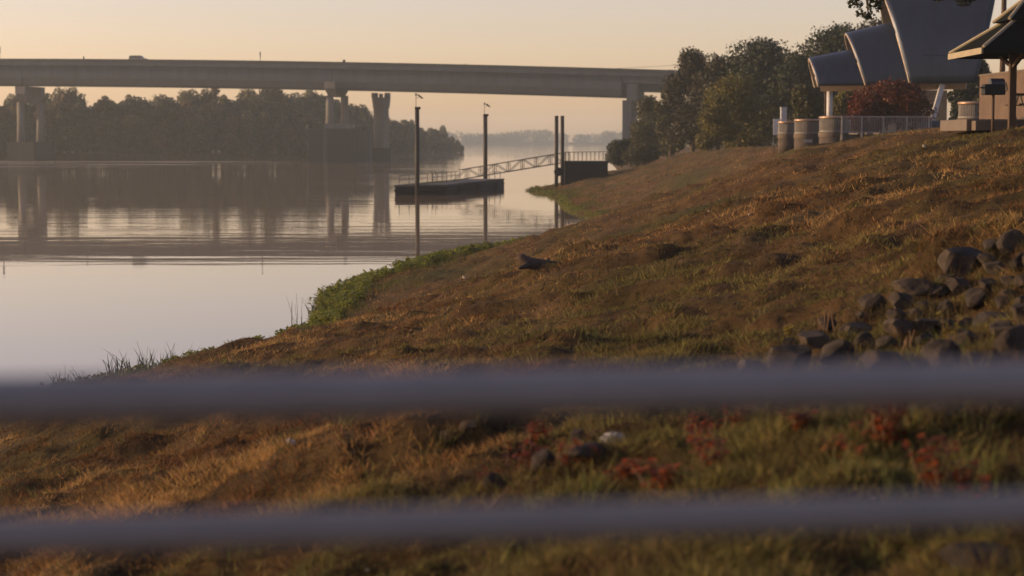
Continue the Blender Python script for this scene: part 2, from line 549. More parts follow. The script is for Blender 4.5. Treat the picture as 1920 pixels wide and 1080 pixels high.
M['pale_rock'] = rock_mat('pale_stone', (0.30, 0.25, 0.20), (0.52, 0.44, 0.36))
M['white'] = simple('white_plastic', (0.26, 0.245, 0.22), 0.45, var=0.1, scale=9)
M['sign_white'] = simple('sign_white_paint', (0.62, 0.58, 0.52), 0.6, var=0.15, scale=6)
M['ink'] = simple('sign_dark_print', (0.06, 0.055, 0.05), 0.7)
M['rubber'] = simple('black_rubber', (0.015, 0.014, 0.013), 0.8, bump=0.2, scale=8)
M['drift'] = simple('driftwood', (0.075, 0.050, 0.034), 0.9, bump=0.5, scale=9)
M['asphalt'] = simple('asphalt_path', (0.075, 0.075, 0.078), 0.9, scale=12)
M['car_paint'] = simple('car_silver_grey', (0.16, 0.165, 0.16), 0.35, 0.4, var=0.1)
M['glass'] = simple('dark_car_glass', (0.015, 0.017, 0.018), 0.1, 0.0, var=0.1, spec=0.6)
M['wire'] = simple('power_cable', (0.05, 0.045, 0.04), 0.7)
M['red'] = simple('red_plastic', (0.5, 0.06, 0.04), 0.5)

# ------------------------------------------------------------------ ground sheet and water
def build_ground():
    yy = np.concatenate([np.linspace(-14, 4, 20)[:-1], np.exp(np.linspace(math.log(14), math.log(3000), 760)) - 10.0])
    t = np.concatenate([np.linspace(-1.25, -0.36, 30)[:-1], np.linspace(-0.36, 0.46, 280)[:-1], np.linspace(0.46, 1.25, 30)])
    T, Yg = np.meshgrid(t, yy)
    Xg = T * (np.maximum(Yg, 4.0) + 6.0)
    Z = ground(Xg, Yg)
    Z = np.where(Yg < 2.0, np.minimum(Z, 4.6), Z)
    v = np.stack([Xg, Yg, Z], -1).reshape(-1, 3)
    R, Cn = Xg.shape
    i = (np.arange(R - 1)[:, None] * Cn + np.arange(Cn - 1)[None, :]).ravel()
    f = np.stack([i, i + 1, i + Cn + 1, i + Cn], -1)
    o = link('ground', np_mesh('ground', v, f, M['soil'], True))
    tag(o, 'sloping river bank of matted dry grass', kind='structure')


build_ground()
w = MB().add([(-2600, -14, 0), (2600, -14, 0), (2600, 2990, 0), (-2600, 2990, 0)], [(0, 1, 2, 3)]).build('river_water', M['water'])
tag(w, 'calm brown river reflecting the pale sky', kind='structure')


# ------------------------------------------------------------------ bridge
BA, BB = Vector((-147.0, 585, 0)), Vector((32.85, 540, 0))
BU = (BB - BA); BLEN = BU.length; BU = BU.normalized()
BN = Vector((BU.y, -BU.x, 0))            # towards the camera side
if BN.y > 0: BN = -BN


BPOLY = np.polyfit([0, 0.534, 1], [30.85, 28.95, 26.2], 2)


def btop(s):
    """Parapet top height at fraction s along the river spans."""
    return float(np.polyval(BPOLY, s))


def bpt(s, off, dz):
    p = BA + BU * (s * BLEN)
    return Vector((p.x, p.y, btop(s) + dz)) + BN * off


def span(name, s0, s1, n, prof, mat, parent, label=None):
    """Extrude a closed cross-section (offset, drop from parapet top) along the deck."""
    m = MB(); k = len(prof); vs, fs = [], []
    for i in range(n + 1):
        s = s0 + (s1 - s0) * i / n
        vs += [bpt(s, o, z) for o, z in prof]
    for i in range(n):
        for j in range(k):
            j2 = (j + 1) % k
            fs.append((i * k + j, i * k + j2, (i + 1) * k + j2, (i + 1) * k + j))
    fs += [tuple(range(k)), tuple(n * k + j for j in range(k - 1, -1, -1))]
    o = m.add(vs, fs).build(name, mat, parent)
    if label: o['label'] = label
    return o


def spx(px, off=0.0):
    """Fraction along the bridge axis seen at photograph column px."""
    a = (px - 960) / F
    A, B = BA + BN * off, BU * BLEN
    return (a * A.y - A.x) / (B.x - a * B.y)


br = thing('road_bridge', 'long concrete girder road bridge crossing the river', 'bridge', (BA.x, BA.y, 0))
S0, S1, S2 = spx(-260), spx(1172), spx(1400)
deck_prof = [(6.2, -0.95), (6.2, -2.0), (5.2, -2.15), (-5.2, -2.15), (-6.2, -2.0), (-6.2, -0.95)]
span('deck', S0, S2, 40, deck_prof, M['concrete'], br)
par_n = [(6.25, 0), (6.25, -0.93), (5.85, -0.93), (5.95, 0)]
par_f = [(-6.25, 0), (-5.95, 0), (-5.85, -0.93), (-6.25, -0.93)]
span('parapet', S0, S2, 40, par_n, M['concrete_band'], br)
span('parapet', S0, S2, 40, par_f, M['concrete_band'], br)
for off in (4.6, -4.6):
    sgn = 1 if off > 0 else -1
    for a, b in ((S0, spx(62)), (spx(62), spx(634)), (spx(634), S1)):
        g = span('girder', a + 0.0008, b - 0.0008, 16, [(off + .45, -2.15), (off + .45, -5.7), (off - .45, -5.7), (off - .45, -2.15)], M['concrete'], br)
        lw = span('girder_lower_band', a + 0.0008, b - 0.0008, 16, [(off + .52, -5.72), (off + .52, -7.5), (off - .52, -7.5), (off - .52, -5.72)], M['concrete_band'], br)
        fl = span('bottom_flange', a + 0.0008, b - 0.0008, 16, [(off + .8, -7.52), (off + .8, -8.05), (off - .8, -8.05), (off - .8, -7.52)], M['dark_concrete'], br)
    # shallower approach span over the right bank
    span('approach_girder', S1 + 0.001, S2, 10, [(off + .7, -2.15), (off + .7, -3.9), (off - .5, -3.9), (off - .5, -2.15)], M['concrete'], br)
    span('approach_beam', S1 + 0.001, S2, 10, [(off * .55 + .5, -2.17), (off * .55 + .5, -6.2), (off * .55 - .5, -6.2), (off * .55 - .5, -2.17)], M['concrete_band'], br)
# vertical stiffener joints on the near web
for px in (-120, 162, 300, 450, 760, 905, 1040):
    s = spx(px)
    span('web_joint', s - .0007, s + .0007, 1, [(5.10, -2.2), (5.10, -5.65), (5.04, -5.65), (5.04, -2.2)], M['concrete_band'], br)


def pier(px, cols, cap_y, col_y, foot_y, label):
    s = spx(px)
    pr = bpy.data.objects.new('pier', None); COL.objects.link(pr)
    c = bpt(s, 0, 0); c.z = 0
    pr.location = c - br.location; pr.parent = br; pr['label'] = label
    inv = Matrix.Translation(-c)
    Y = c.y
    zc0, zc1, zf = at(px, cap_y, Y).z, at(px, col_y, Y).z, at(px, foot_y, Y).z
    def sub(mb, name, mat, sm=False):
        o = mb.build(name, mat, None, sm); o.parent = pr; o.matrix_parent_inverse = inv
    rz = math.atan2(BU.y, BU.x)
    # hammerhead cap, flaring upward, across the deck
    hw = 1.1
    m = MB()
    for o, z in ():
        pass
    def ring(w_, d_, z_):
        return [c + BU * (a * w_) + BN * (b * d_) + Vector((0, 0, z_)) for a, b in ((-1, -1), (1, -1), (1, 1), (-1, 1))]
    r0, r1, r2 = ring(1.3, 3.4, zc1), ring(hw + .5, 6.35, zc1 + (zc0 - zc1) * .55), ring(hw + .5, 6.35, zc0)
    vs = r0 + r1 + r2
    fs = [(3, 2, 1, 0), (8, 9, 10, 11)]
    for k in (0, 4):
        for j in range(4):
            fs.append((k + j, k + (j + 1) % 4, k + 4 + (j + 1) % 4, k + 4 + j))
    sub(m.add(vs, fs), 'pier_cap', M['pier_concrete'])
    for dx, off in cols:
        p = c + BU * dx + BN * off
        sub(MB().lathe((p.x, p.y, zf), [(1.35, 0), (1.12, (zc1 - zf) * .5), (1.12, zc1 - zf + .4)], 18), 'column', M['pier_concrete'], True)
    sub(MB().box((c.x, c.y, zf / 2 - 1), (9.0 if px < 300 else 8.6, 13.0, zf + 2), rz), 'footing', M['dark_concrete'])


pier(61, [(-2.1, 2.2), (2.1, -2.2)], 163, 194, 266, 'grey twin-column pier near the far bank')
pier(633, [(-1.35, 2.4), (1.55, -2.4)], 154, 182, 241, 'pale twin-column pier rising from the dark fender block')
# pier on the right bank: two square columns and a cross beam
s = spx(1180)
c = bpt(s, 0, 0); c.z = 0
pr = bpy.data.objects.new('pier', None); COL.objects.link(pr); pr.location = c - br.location; pr.parent = br
pr['label'] = 'slim pier standing on the right bank by the trees'
rz = math.atan2(BU.y, BU.x)
zt = btop(s) - 8.7
for off in (4.0, -4.0):
    p = c + BN * off
    o = MB().box((p.x, p.y, (zt - 2 + 1.2) / 2), (2.4, 2.0, zt - 1.2 + 2), rz).build('column', M['concrete'])
    o.parent = pr; o.matrix_parent_inverse = Matrix.Translation(-c)
o = MB().box((c.x + BU.x * 1.6, c.y + BU.y * 1.6, zt + 2.2), (3.0, 11.4, 4.6), rz).build('cross_beam', M['concrete'])
o.parent = pr; o.matrix_parent_inverse = Matrix.Translation(-c)

# fender block round the middle pier: dark concrete chambers with a pale gap
fc = bpt(spx(633), 0, 0); fY = fc.y - 10
fn = thing('pier_fender', 'dark stained concrete fender block around the middle bridge pier', 'pier fender', (fc.x, fY, 0))
def fblock(name, x0, x1, ytop, Y, dep, mat):
    a, b = at(x0, ytop, Y), at(x1, ytop, Y)
    return MB().box(((a.x + b.x) / 2, Y + dep / 2, (a.z - 2.5) / 2), (b.x - a.x, dep, a.z + 2.5)).build(name, mat, fn, bevel=.12)
fblock('wall_panel', 577, 605.5, 240, fY + 3, 14, M['dark_concrete'])
fblock('gap_panel', 606.5, 613, 241, fY + 1.5, 1.0, M['concrete'])
fblock('wall_panel', 614, 666, 241, fY, 16, M['dark_concrete'])
fblock('wall_panel', 667, 692, 244, fY + 3, 14, M['concrete_band'])
a = at(580, 240, fY + 4)
MB().lathe((a.x, a.y, a.z - .3), [(.9, 0), (.9, .9), (.5, 1.15), (0, 1.2)], 12).build('bollard', M['dark_concrete'], fn, True)
b0, b1 = at(607, 233, fY + 4), at(661, 233, fY + 4)
MB().box(((b0.x + b1.x) / 2, fY + 8, b0.z - .75), (b1.x - b0.x, 7, 1.9)).build('plinth', M['pier_concrete'], fn)
for k in range(7):
    p = at(619 + k * 7, 250, fY)
    MB().box((p.x, fY - .06, 2.6), (.18, .16, 5.4)).build('rubbing_strip', M['hull'], fn)

# free-standing old pier with a broken top
oy = 574.0
op = thing('old_bridge_pier', 'free-standing tan pier with notched top beside the fender block', 'pier', (at(714, 300, oy).x, oy, 0))
def octo(mb, px0, px1, yt, yb, dep=4.5, flare=1.0):
    a, b, zb = at(px0, yt, oy), at(px1, yt, oy), at(px0, yb, oy).z
    cx, hw = (a.x + b.x) / 2, (b.x - a.x) / 2
    ch = hw * .55
    pts = [(-hw, -dep / 2 + ch * .2), (-hw + ch * .5, -dep / 2 - .6), (hw - ch * 1.1, -dep / 2 - .6), (hw, -dep / 2 + ch), (hw, dep / 2), (-hw, dep / 2)]
    n = len(pts)
    vs = [(cx + x * flare, oy + y, zb) for x, y in pts] + [(cx + x, oy + y, a.z) for x, y in pts]
    fs = [tuple(range(n - 1, -1, -1)), tuple(range(n, 2 * n))] + [(j, (j + 1) % n, n + (j + 1) % n, n + j) for j in range(n)]
    return mb.add(vs, fs)
octo(MB(), 701, 728, 199, 278).build('shaft', M['pier_concrete'], op)
octo(MB(), 698, 731.5, 183, 203, 5.2, .86).build('head', M['pier_concrete'], op)
for x0, x1, yt in ((697, 708, 174.5), (711.5, 717.5, 176), (721.5, 731.5, 174.5)):
    octo(MB(), x0, x1, yt, 182.8, 4.0).build('broken_block', M['pier_concrete'], op)
octo(MB(), 694, 734, 277.5, 330, 7.5).build('base', M['dark_concrete'], op)

# posts and signs along the parapet
def bridge_post(px, ytop, wpx, plate, label, cat='post'):
    s = spx(px, 6.05); p = bpt(s, 6.05, 0)
    zt_ = at(px, ytop, p.y).z
    h = zt_ - p.z
    t_ = thing('parapet_sign_post' if plate else 'parapet_post', label, cat, p)
    if plate:
        MB().box((p.x, p.y, p.z + h * .5), (.14, .14, h)).build('post', M['pile'], t_)
        MB().box((p.x, p.y - .12, zt_ - h * .28), (wpx * p.y / F, .06, h * .56)).build('sign_plate', M['ink'], t_)
    else:
        MB().box((p.x, p.y, p.z + h * .46), (wpx * p.y / F, .5, h * .92)).build('post', M['pile'], t_)
        MB().box((p.x, p.y, p.z + h * .96), (wpx * p.y / F * 1.15, .6, h * .08)).build('cap', M['concrete_band'], t_)
bridge_post(5.5, 87, 3.4, True, 'dark sign on a thin post at the left end of the bridge parapet', 'sign')
bridge_post(162, 106, 1.8, False, 'short dark stub post on the bridge parapet left of the vehicle')
bridge_post(491, 97, 2.2, True, 'narrow dark sign on a thin post above the middle of the bridge', 'sign')
bridge_post(647, 112, 4.6, False, 'squat square post on the parapet above the twin-column pier')
bridge_post(873, 120, 2.2, False, 'tiny pale stub post on the parapet above the dock')

# vehicle crossing, only its upper half shows above the parapet
s = spx(264, 2.6); cp = bpt(s, 2.6, -0.95)
cr = thing('sport_utility_vehicle', 'silver-grey boxy vehicle driving across the bridge', 'car', cp)
ru = Matrix.Rotation(math.atan2(BU.y, BU.x), 4, 'Z')
def cpart(mb, name, mat, sm=False, bev=0.0):
    mb.v = [tuple((ru @ Vector(q)) + cp) for q in mb.v]
    return mb.build(name, mat, cr, sm, bev)
side = [(-2.75, .45), (-2.8, 1.2), (-2.65, 2.02), (-2.3, 2.2), (.55, 2.2), (.85, 2.12), (1.55, 1.42), (2.6, 1.25), (2.8, .95), (2.75, .45)]
n_ = len(side)
vs = [(x, -.95, z) for x, z in side] + [(x, .95, z) for x, z in side]
cpart(MB().add(vs, [tuple(range(n_ - 1, -1, -1)), tuple(range(n_, 2 * n_))] + [(j, (j + 1) % n_, n_ + (j + 1) % n_, n_ + j) for j in range(n_)]), 'body', M['car_paint'], bev=.08)
for x0, x1 in ((-2.4, -1.2), (-1.05, .0), (.12, .95)):
    xt = x1 if x1 < .9 else .62
    for sy in (-.965, .965):
        cpart(MB().hexa([(x0, sy - .01, 1.42), (x1 + (.4 if x1 > .9 else 0), sy - .01, 1.42), (x1 + (.4 if x1 > .9 else 0), sy + .01, 1.42), (x0, sy + .01, 1.42), (x0, sy - .01, 2.0), (xt, sy - .01, 2.0), (xt, sy + .01, 2.0), (x0, sy + .01, 2.0)]), 'window', M['glass'])
for x in (-1.75, 1.75):
    for sy in (-.85, .85):
        cpart(MB().tube([(x, sy - .13, .4), (x, sy + .13, .4)], .4, 16), 'wheel', M['rubber'])

# ------------------------------------------------------------------ power cables
for k, (ya, yb, nm) in enumerate(((122, 78, 'upper'), (128, 84, 'lower'))):
    a, b = at(840, ya + 6, 760), at(1990, yb - 40 + 6 * k, 430)
    pts = []
    for i in range(25):
        t = i / 24
        p = a.lerp(b, t); p.z -= 9 * 4 * t * (1 - t) * .5
        pts.append(p)
    o = MB().tube(pts, .055, 5).build('power_cable', M['wire'])
    tag(o, f'{nm} of the two faint power cables sagging across the sky', 'cable', 'power cables')

# ------------------------------------------------------------------ floating dock, gangway, piles
DECK = 1.2
P0, P1, P2 = Vector((-13.75, 224, 0)), Vector((-7.85, 226.5, 0)), Vector((-1.05, 262, 0))
P3 = P0 + P2 - P1
dk = thing('floating_dock', 'dark low floating dock with weedy deck and thin railings', 'dock', (-7.5, 243, 0))
def slab(q, z0, z1, grow=0.0):
    cen = sum(q, Vector()) / 4
    e = [p + (p - cen).normalized() * grow for p in q]
    return MB().hexa([Vector((p.x, p.y, z0)) for p in e] + [Vector((p.x, p.y, z1)) for p in e])
slab([P0, P1, P2, P3], -.5, .95, 0).build('hull', M['hull'], dk, bevel=.15)
slab([P0, P1, P2, P3], .97, DECK, .06).build('deck', M['deck'], dk)
slab([P0, P1, P2, P3], .42, .62, .22).build('rubbing_strake', M['rubber'], dk, bevel=.06)
for k in range(3):                      # hanging tyres and timber fenders along the near faces
    t = (k + .6) / 3.2
    p = P1.lerp(P2, t) + Vector((.22, -.04, 0))
    MB().box((p.x, p.y, .45), (.35, .35, .9), .2).build('timber_fender', M['pile'], dk)
ux = (P2 - P1).normalized(); uy = (P1 - P0).normalized()
def rail_run(a, b, n, h, parent, mat, name='railing', r=.028, mids=(.52,)):
    a, b = Vector(a), Vector(b)
    m = MB()
    m.tube([a + Vector((0, 0, h)), b + Vector((0, 0, h))], r, 6)
    for q in mids: m.tube([a + Vector((0, 0, h * q)), b + Vector((0, 0, h * q))], r * .8, 6)
    for i in range(n + 1):
        p = a.lerp(b, i / n)
        m.tube([p, p + Vector((0, 0, h))], r, 6)
    return m.build(name, mat, parent)
zd = Vector((0, 0, DECK))
q0 = P0 + uy * .25 + ux * 1.2 + zd
rail_run(q0, q0 + ux * 14.5, 3, 1.07, dk, M['galv'], r=.05)
q1 = P0 + uy * .25 + ux * 18.5 + zd
rail_run(q1, q1 + ux * 16, 6, 1.07, dk, M['galv'], r=.045)
q2 = P2 - ux * 1.5 - uy * .3 + zd
rail_run(q2 - ux * 7.5, q2, 2, 1.0, dk, M['galv'], r=.045, mids=())
lad = at(814, 340, 240); lad.z = DECK
m = MB()
for dx in (-.25, .25):
    m.tube([(lad.x + dx, lad.y, DECK - .8), (lad.x + dx, lad.y, DECK + .7), (lad.x + dx - .12, lad.y, DECK + 1.35)], .045, 6)
for k in range(5): m.tube([(lad.x - .25, lad.y, DECK - .6 + k * .3), (lad.x + .25, lad.y, DECK - .6 + k * .3)], .025, 6)
m.build('ladder', M['galv'], dk)


def mooring_pile(px, ytop, Y, r, label, light, zb=-2.2):
    p = at(px, ytop, Y)
    t_ = thing('mooring_pile', label, 'pile', (p.x, Y, 0), 'steel mooring piles at the dock')
    MB().tube([(p.x, Y, zb), (p.x, Y, p.z)], r, 14).build('shaft', M['pile'], t_, True)
    if light:
        MB().box((p.x + .08, Y, p.z + .08), (r * 2.5, r * 2.2, .3)).build('cap', M['pile'], t_)
        top = p.z + 1.75
        ms = MB().tube([(p.x - .12, Y, p.z), (p.x - .12, Y, top)], .035, 6).build('mast', M['galv'], t_)
        MB().lathe((p.x - .12, Y, top - .25), [(.05, 0), (.11, .05), (.11, .2), (.03, .32), (0, .34)], 10).build('beacon', M['galv'], ms)
        MB().bar((p.x + .12, Y - .15, top - .12), (p.x + .62, Y + .1, top - .55), .55, .05).build('solar_panel', M['ink'], ms)
        MB().tube([(p.x - .12, Y, top - .5), (p.x + .35, Y, top - .36)], .025, 6).build('bracket', M['galv'], ms)
    else:
        MB().tube([(p.x, Y, p.z + .003), (p.x, Y, p.z + .06)], r * 1.06, 14).build('cap', M['pile'], t_)
mooring_pile(782, 204, 222.6, .255, 'tall dark pile with a solar beacon in front of the dock', True)
mooring_pile(910, 217, 264, .29, 'dark pile with a solar beacon behind the dock near the gangway', True)
mooring_pile(1043.5, 218, 236, .23, 'left one of the twin bare dark piles at the gangway landing', False, 0)
mooring_pile(1054.5, 218, 238.5, .23, 'right one of the twin bare dark piles at the gangway landing', False, 0)
p = at(1047, 322, 234.6)
ty = thing('tyre_fender', 'round black tyre fender hung on the twin piles', 'tyre', (p.x, p.y, p.z))
m = MB()
R1, R2 = .40, .15
vs, fs = [], []
for i in range(20):
    for j in range(8):
        a, b = 2 * PI * i / 20, 2 * PI * j / 8
        vs.append((p.x + (R1 + R2 * math.cos(b)) * math.cos(a), p.y + R2 * 1.2 * math.sin(b), p.z + (R1 + R2 * math.cos(b)) * math.sin(a)))
        fs.append((i * 8 + j, ((i + 1) % 20) * 8 + j, ((i + 1) % 20) * 8 + (j + 1) % 8, i * 8 + (j + 1) % 8))
m.add(vs, fs).build('tyre', M['rubber'], ty, True)
MB().tube([(p.x, p.y - .1, p.z), (p.x, p.y + .14, p.z)], .33, 16).build('hub_plate', M['pile'], ty)

# gangway: a pair of trusses between dock and landing
g0 = at(850, 338, 243); g0.z = DECK + .12
g1 = at(1058, 303, 240); g1.z = at(1058, 304.5, 240).z
gw = thing('gangway', 'sloping aluminium truss gangway linking dock and shore', 'gangway', g0)
gd = (g1 - g0); GL = gd.length; gu = gd.normalized()
gs = Vector((-gu.y, gu.x, 0)).normalized()
HT = 1.22
for side_ in (-.65, .65):
    o0, o1 = g0 + gs * side_, g1 + gs * side_
    up = Vector((0, 0, HT))
    MB().bar(o0, o1, .09, .12).build('lower_chord', M['galv'], gw)
    MB().bar(o0 + gu * .9 + up, o1 + up, .08, .10).build('upper_chord', M['galv'], gw)
    nb = 8
    for i in range(nb + 1):
        a = o0.lerp(o1, i / nb)
        if i > 0:
            MB().bar(a - gu * .1, a - gu * .1 + up, .06, .06).build('upright', M['galv'], gw)
            if i < nb: MB().bar(a + gu * .1, a + gu * .1 + up, .06, .06).build('upright', M['galv'], gw)
        if i < nb:
            b = o0.lerp(o1, (i + 1) / nb)
            if i % 2 == 0: MB().bar(a + gu * .12, b - gu * .12 + up, .05, .07).build('diagonal', M['galv'], gw)
            else: MB().bar(a + gu * .12 + up, b - gu * .12, .05, .07).build('diagonal', M['galv'], gw)
MB().hexa([g0 - gs * .6 - Vector((0, 0, .05)), g0 + gs * .6 - Vector((0, 0, .05)), g1 + gs * .6 - Vector((0, 0, .05)), g1 - gs * .6 - Vector((0, 0, .05)),
           g0 - gs * .6, g0 + gs * .6, g1 + gs * .6, g1 - gs * .6]).build('walkway', M['deck'], gw)

# landing on the bank
l0, l1 = at(1059, 304, 238.5), at(1140, 302, 238.5)
ld = thing('gangway_landing', 'concrete landing wall with pipe railing at the gangway head', 'landing', (l0.x, 240, 0))
MB().box(((l0.x + l1.x) / 2, 240.2, (l0.z + .2) / 2 - .1), (l1.x - l0.x, 3.2, l0.z + .2)).build('wall', M['dark_concrete'], ld, bevel=.05)
MB().box(((l0.x + l1.x) / 2, 240.2, l0.z + .08), (l1.x - l0.x + .12, 3.4, .14)).build('slab', M['deck'], ld)
for yy_ in (238.75, 241.7):
    rail_run((l0.x + .15, yy_, l0.z + .15), (l1.x, yy_, l1.z + .1), 10, 1.07, ld, M['galv'], r=.03, mids=())
gate = MB()
for dx in (0, .35): gate.tube([(l0.x + .1 + dx, 238.75, l0.z + .15), (l0.x + .1 + dx, 238.75, l0.z + 1.35)], .05, 6)
gate.build('gate_post', M['galv'], ld)

# ------------------------------------------------------------------ foreground pipe railing on the overlook
ov = thing('overlook_platform', 'concrete overlook slab under the foreground railing', 'platform', (0, .6, 4.6))
MB().box((0, .1, 4.5), (7.0, 5.2, .5)).build('slab', M['dark_stone'], ov, bevel=.02)
fr = thing('pipe_railing', 'blurred grey pipe railing crossing the foreground', 'railing', (0, 2.5, 4.75))
def rpt(x, drop): return (x, 2.5 + x * .13, EYE - drop)
for drop, r, nm in ((.331, .0315, 'upper_rail'), (.506, .0250, 'lower_rail'), (.75, .0205, 'lower_rail'), (1.0, .0205, 'lower_rail')):
    MB().tube([rpt(-2.6, drop), rpt(-.8, drop), rpt(.8, drop), rpt(2.6, drop)], r, 20).build(nm, M['rail_paint'], fr, True)
for x in (-1.3, 1.3):
    q = rpt(x, .30)
    MB().tube([(q[0], q[1] - .0, 4.755), (q[0], q[1], q[2] + .005)], .027, 16).build('post', M['rail_paint'], fr, True)
    MB().lathe((q[0], q[1], 4.752), [(.07, 0), (.07, .012), (.03, .02)], 16).build('base_plate', M['rail_paint'], fr)

# ------------------------------------------------------------------ plaza with drum bastions, fence and metal shell canopy
PZ = 7.05                                   # plaza floor height
pc0, pc1 = at(1588, 262, 146), at(1840, 262, 150)
plz = MB()
fl_pts = [(27.2, 146.5), (28.5, 143.5), (34, 143.6), (60, 146), (60, 205), (36, 205), (29, 165)]
nf = len(fl_pts)
plz.add([(x, y, 4.5) for x, y in fl_pts] + [(x, y, PZ) for x, y in fl_pts],
        [tuple(range(nf - 1, -1, -1)), tuple(range(nf, 2 * nf))] + [(j, (j + 1) % nf, nf + (j + 1) % nf, nf + j) for j in range(nf)])
tag(plz.build('pavement', M['plaza'], None), 'raised concrete plaza above the bank', kind='structure')


def ring_post_mesh(h, r=.022):
    return MB().tube([(0, 0, 0), (0, 0, h)], r, 6).mesh('baluster', M['white_rail'])


def bastion(x0, x1, ytop, yrail, ybot, Y, label):
    a, b = at(x0, ytop, Y), at(x1, ytop, Y)
    cx, R = (a.x + b.x) / 2, (b.x - a.x) / 2
    cy = Y + R
    zt_, zm, zb = a.z, at(x0, yrail, Y).z, at(x0, ybot, Y).z - .6
    t_ = thing('drum_bastion', label, 'bastion', (cx, cy, zb), 'round bastions along the plaza edge')
    MB().lathe((cx, cy, zb), [(R * .97, 0), (R * .97, zm - zb - .35)], 28).build('dark_drum', M['dark_stone'], t_, True)
    MB().lathe((cx, cy, zm - .345), [(R * .99, 0), (R * 1.02, .12), (R * 1.02, .34), (R * .9, .345)], 28).build('ledge', M['stucco'], t_)
    MB().lathe((cx, cy, zm + .003), [(R * .86, 0), (R * .86, zt_ - zm - .2)], 28).build('parapet', M['stucco'], t_, True)
    H = zt_ - zm
    MB().lathe((cx, cy, zt_ - .19), [(R * .90, 0), (R * 1.0, .05), (R * 1.0, .14), (R * .9, .19), (0, .19)], 28).build('top_rail', M['copper'], t_, True)
    me = ring_post_mesh(H - .2)
    n = 26
    for k in range(n):
        th = PI * 1.02 + PI * .96 * k / (n - 1)
        o = link('baluster', me, t_, True)
        o.location = (cx + R * .95 * math.cos(th) - cx, cy + R * .95 * math.sin(th) - cy, zm + .005 - zb)
    MB().lathe((cx, cy, zm + .05), [(R * .94, 0), (R * .97, 0), (R * .97, .06), (R * .94, .06)], 28).build('bottom_rail', M['white_rail'], t_)


bastion(1461, 1497, 227, 251, 273, 150, 'smallest tan drum bastion with railing at the left end of the plaza')
bastion(1492.5, 1542, 223, 251, 274, 146.5, 'middle tan drum bastion with pale railing and copper top rail')
bastion(1540, 1596, 217.5, 248, 272, 143.5, 'tan drum bastion joining the long pale plaza fence')
bastion(1803, 1862, 190, 222, 236, 118, 'round railed bastion with copper top rail beside the brick wall')

# long plaza fence
ft = thing('plaza_fence', 'long pale baluster fence along the plaza in front of the rust tree', 'fence', (27, 143, PZ))
f0, f1 = at(1578, 247, 142.8), at(1748, 244, 142.8)
fzb = PZ - .12
fh = at(1600, 219, 142.8).z - fzb
MB().tube([(f0.x, 142.8, fzb + fh), (f1.x, 142.8, fzb + fh)], .045, 8).build('top_rail', M['white_rail'], ft)
MB().tube([(f0.x, 142.8, fzb + .12), (f1.x, 142.8, fzb + .12)], .035, 8).build('bottom_rail', M['white_rail'], ft)
bm_ = MB().tube([(0, 0, .12), (0, 0, fh)], .02, 6).mesh('baluster', M['white_rail'])
nb = 54
for k in range(nb):
    o = link('baluster', bm_, ft, True)
    o.location = (f0.x + (f1.x - f0.x) * (k + .5) / nb - 27, -.2, fzb - PZ)
pm_ = MB().box((0, 0, fh * .5 - .2), (.11, .11, fh + .5)).mesh('post', M['white_rail'])
for px in (1579, 1616, 1656, 1700, 1742):
    o = link('post', pm_, ft, True); o.location = (at(px, 240, 142.75).x - 27, -.25, fzb - PZ)
MB().box(((f0.x + f1.x) / 2, 143.3, PZ - .75), (f1.x - f0.x, .5, 1.2)).build('kerb_wall', M['dark_stone'], ft)

# low curved seat wall
sw = thing('round_seat_wall', 'low grey-blue round seat wall under the canopy strut', 'wall', (at(1770, 230, 152).x, 154, PZ))
cx = at(1772, 230, 152).x
MB().lathe((cx, 154.6, PZ - .3), [(2.2, 0), (2.2, 1.0)], 28).build('wall', M['concrete'], sw, True)
MB().lathe((cx, 154.6, PZ + .703), [(2.2, 0), (2.4, .04), (2.4, .2), (0, .24)], 28).build('coping', M['white_rail'], sw)
m = MB()
c0, c1 = at(1731, 206, 148), at(1752, 252, 148)
bl = thing('round_plinth', 'pale blue-grey concrete plinth at the right end of the plaza fence', 'plinth', (c0.x + .6, 149, PZ - .4))
MB().lathe((c0.x + .9, 149, PZ - .6), [(.95, 0), (.85, 1.3), (.8, 1.5), (0, 1.52)], 20).build('body', M['concrete'], bl, True)

# shell canopy: three nested vaults opening to the left
ca = Vector((-.99, .10, 0)).normalized(); cn = Vector((-.10, -.99, 0)).normalized()
sh = thing('shell_canopy', 'blue-grey metal bandshell of three nested curved shells on pale columns', 'canopy', (34, 165, PZ))


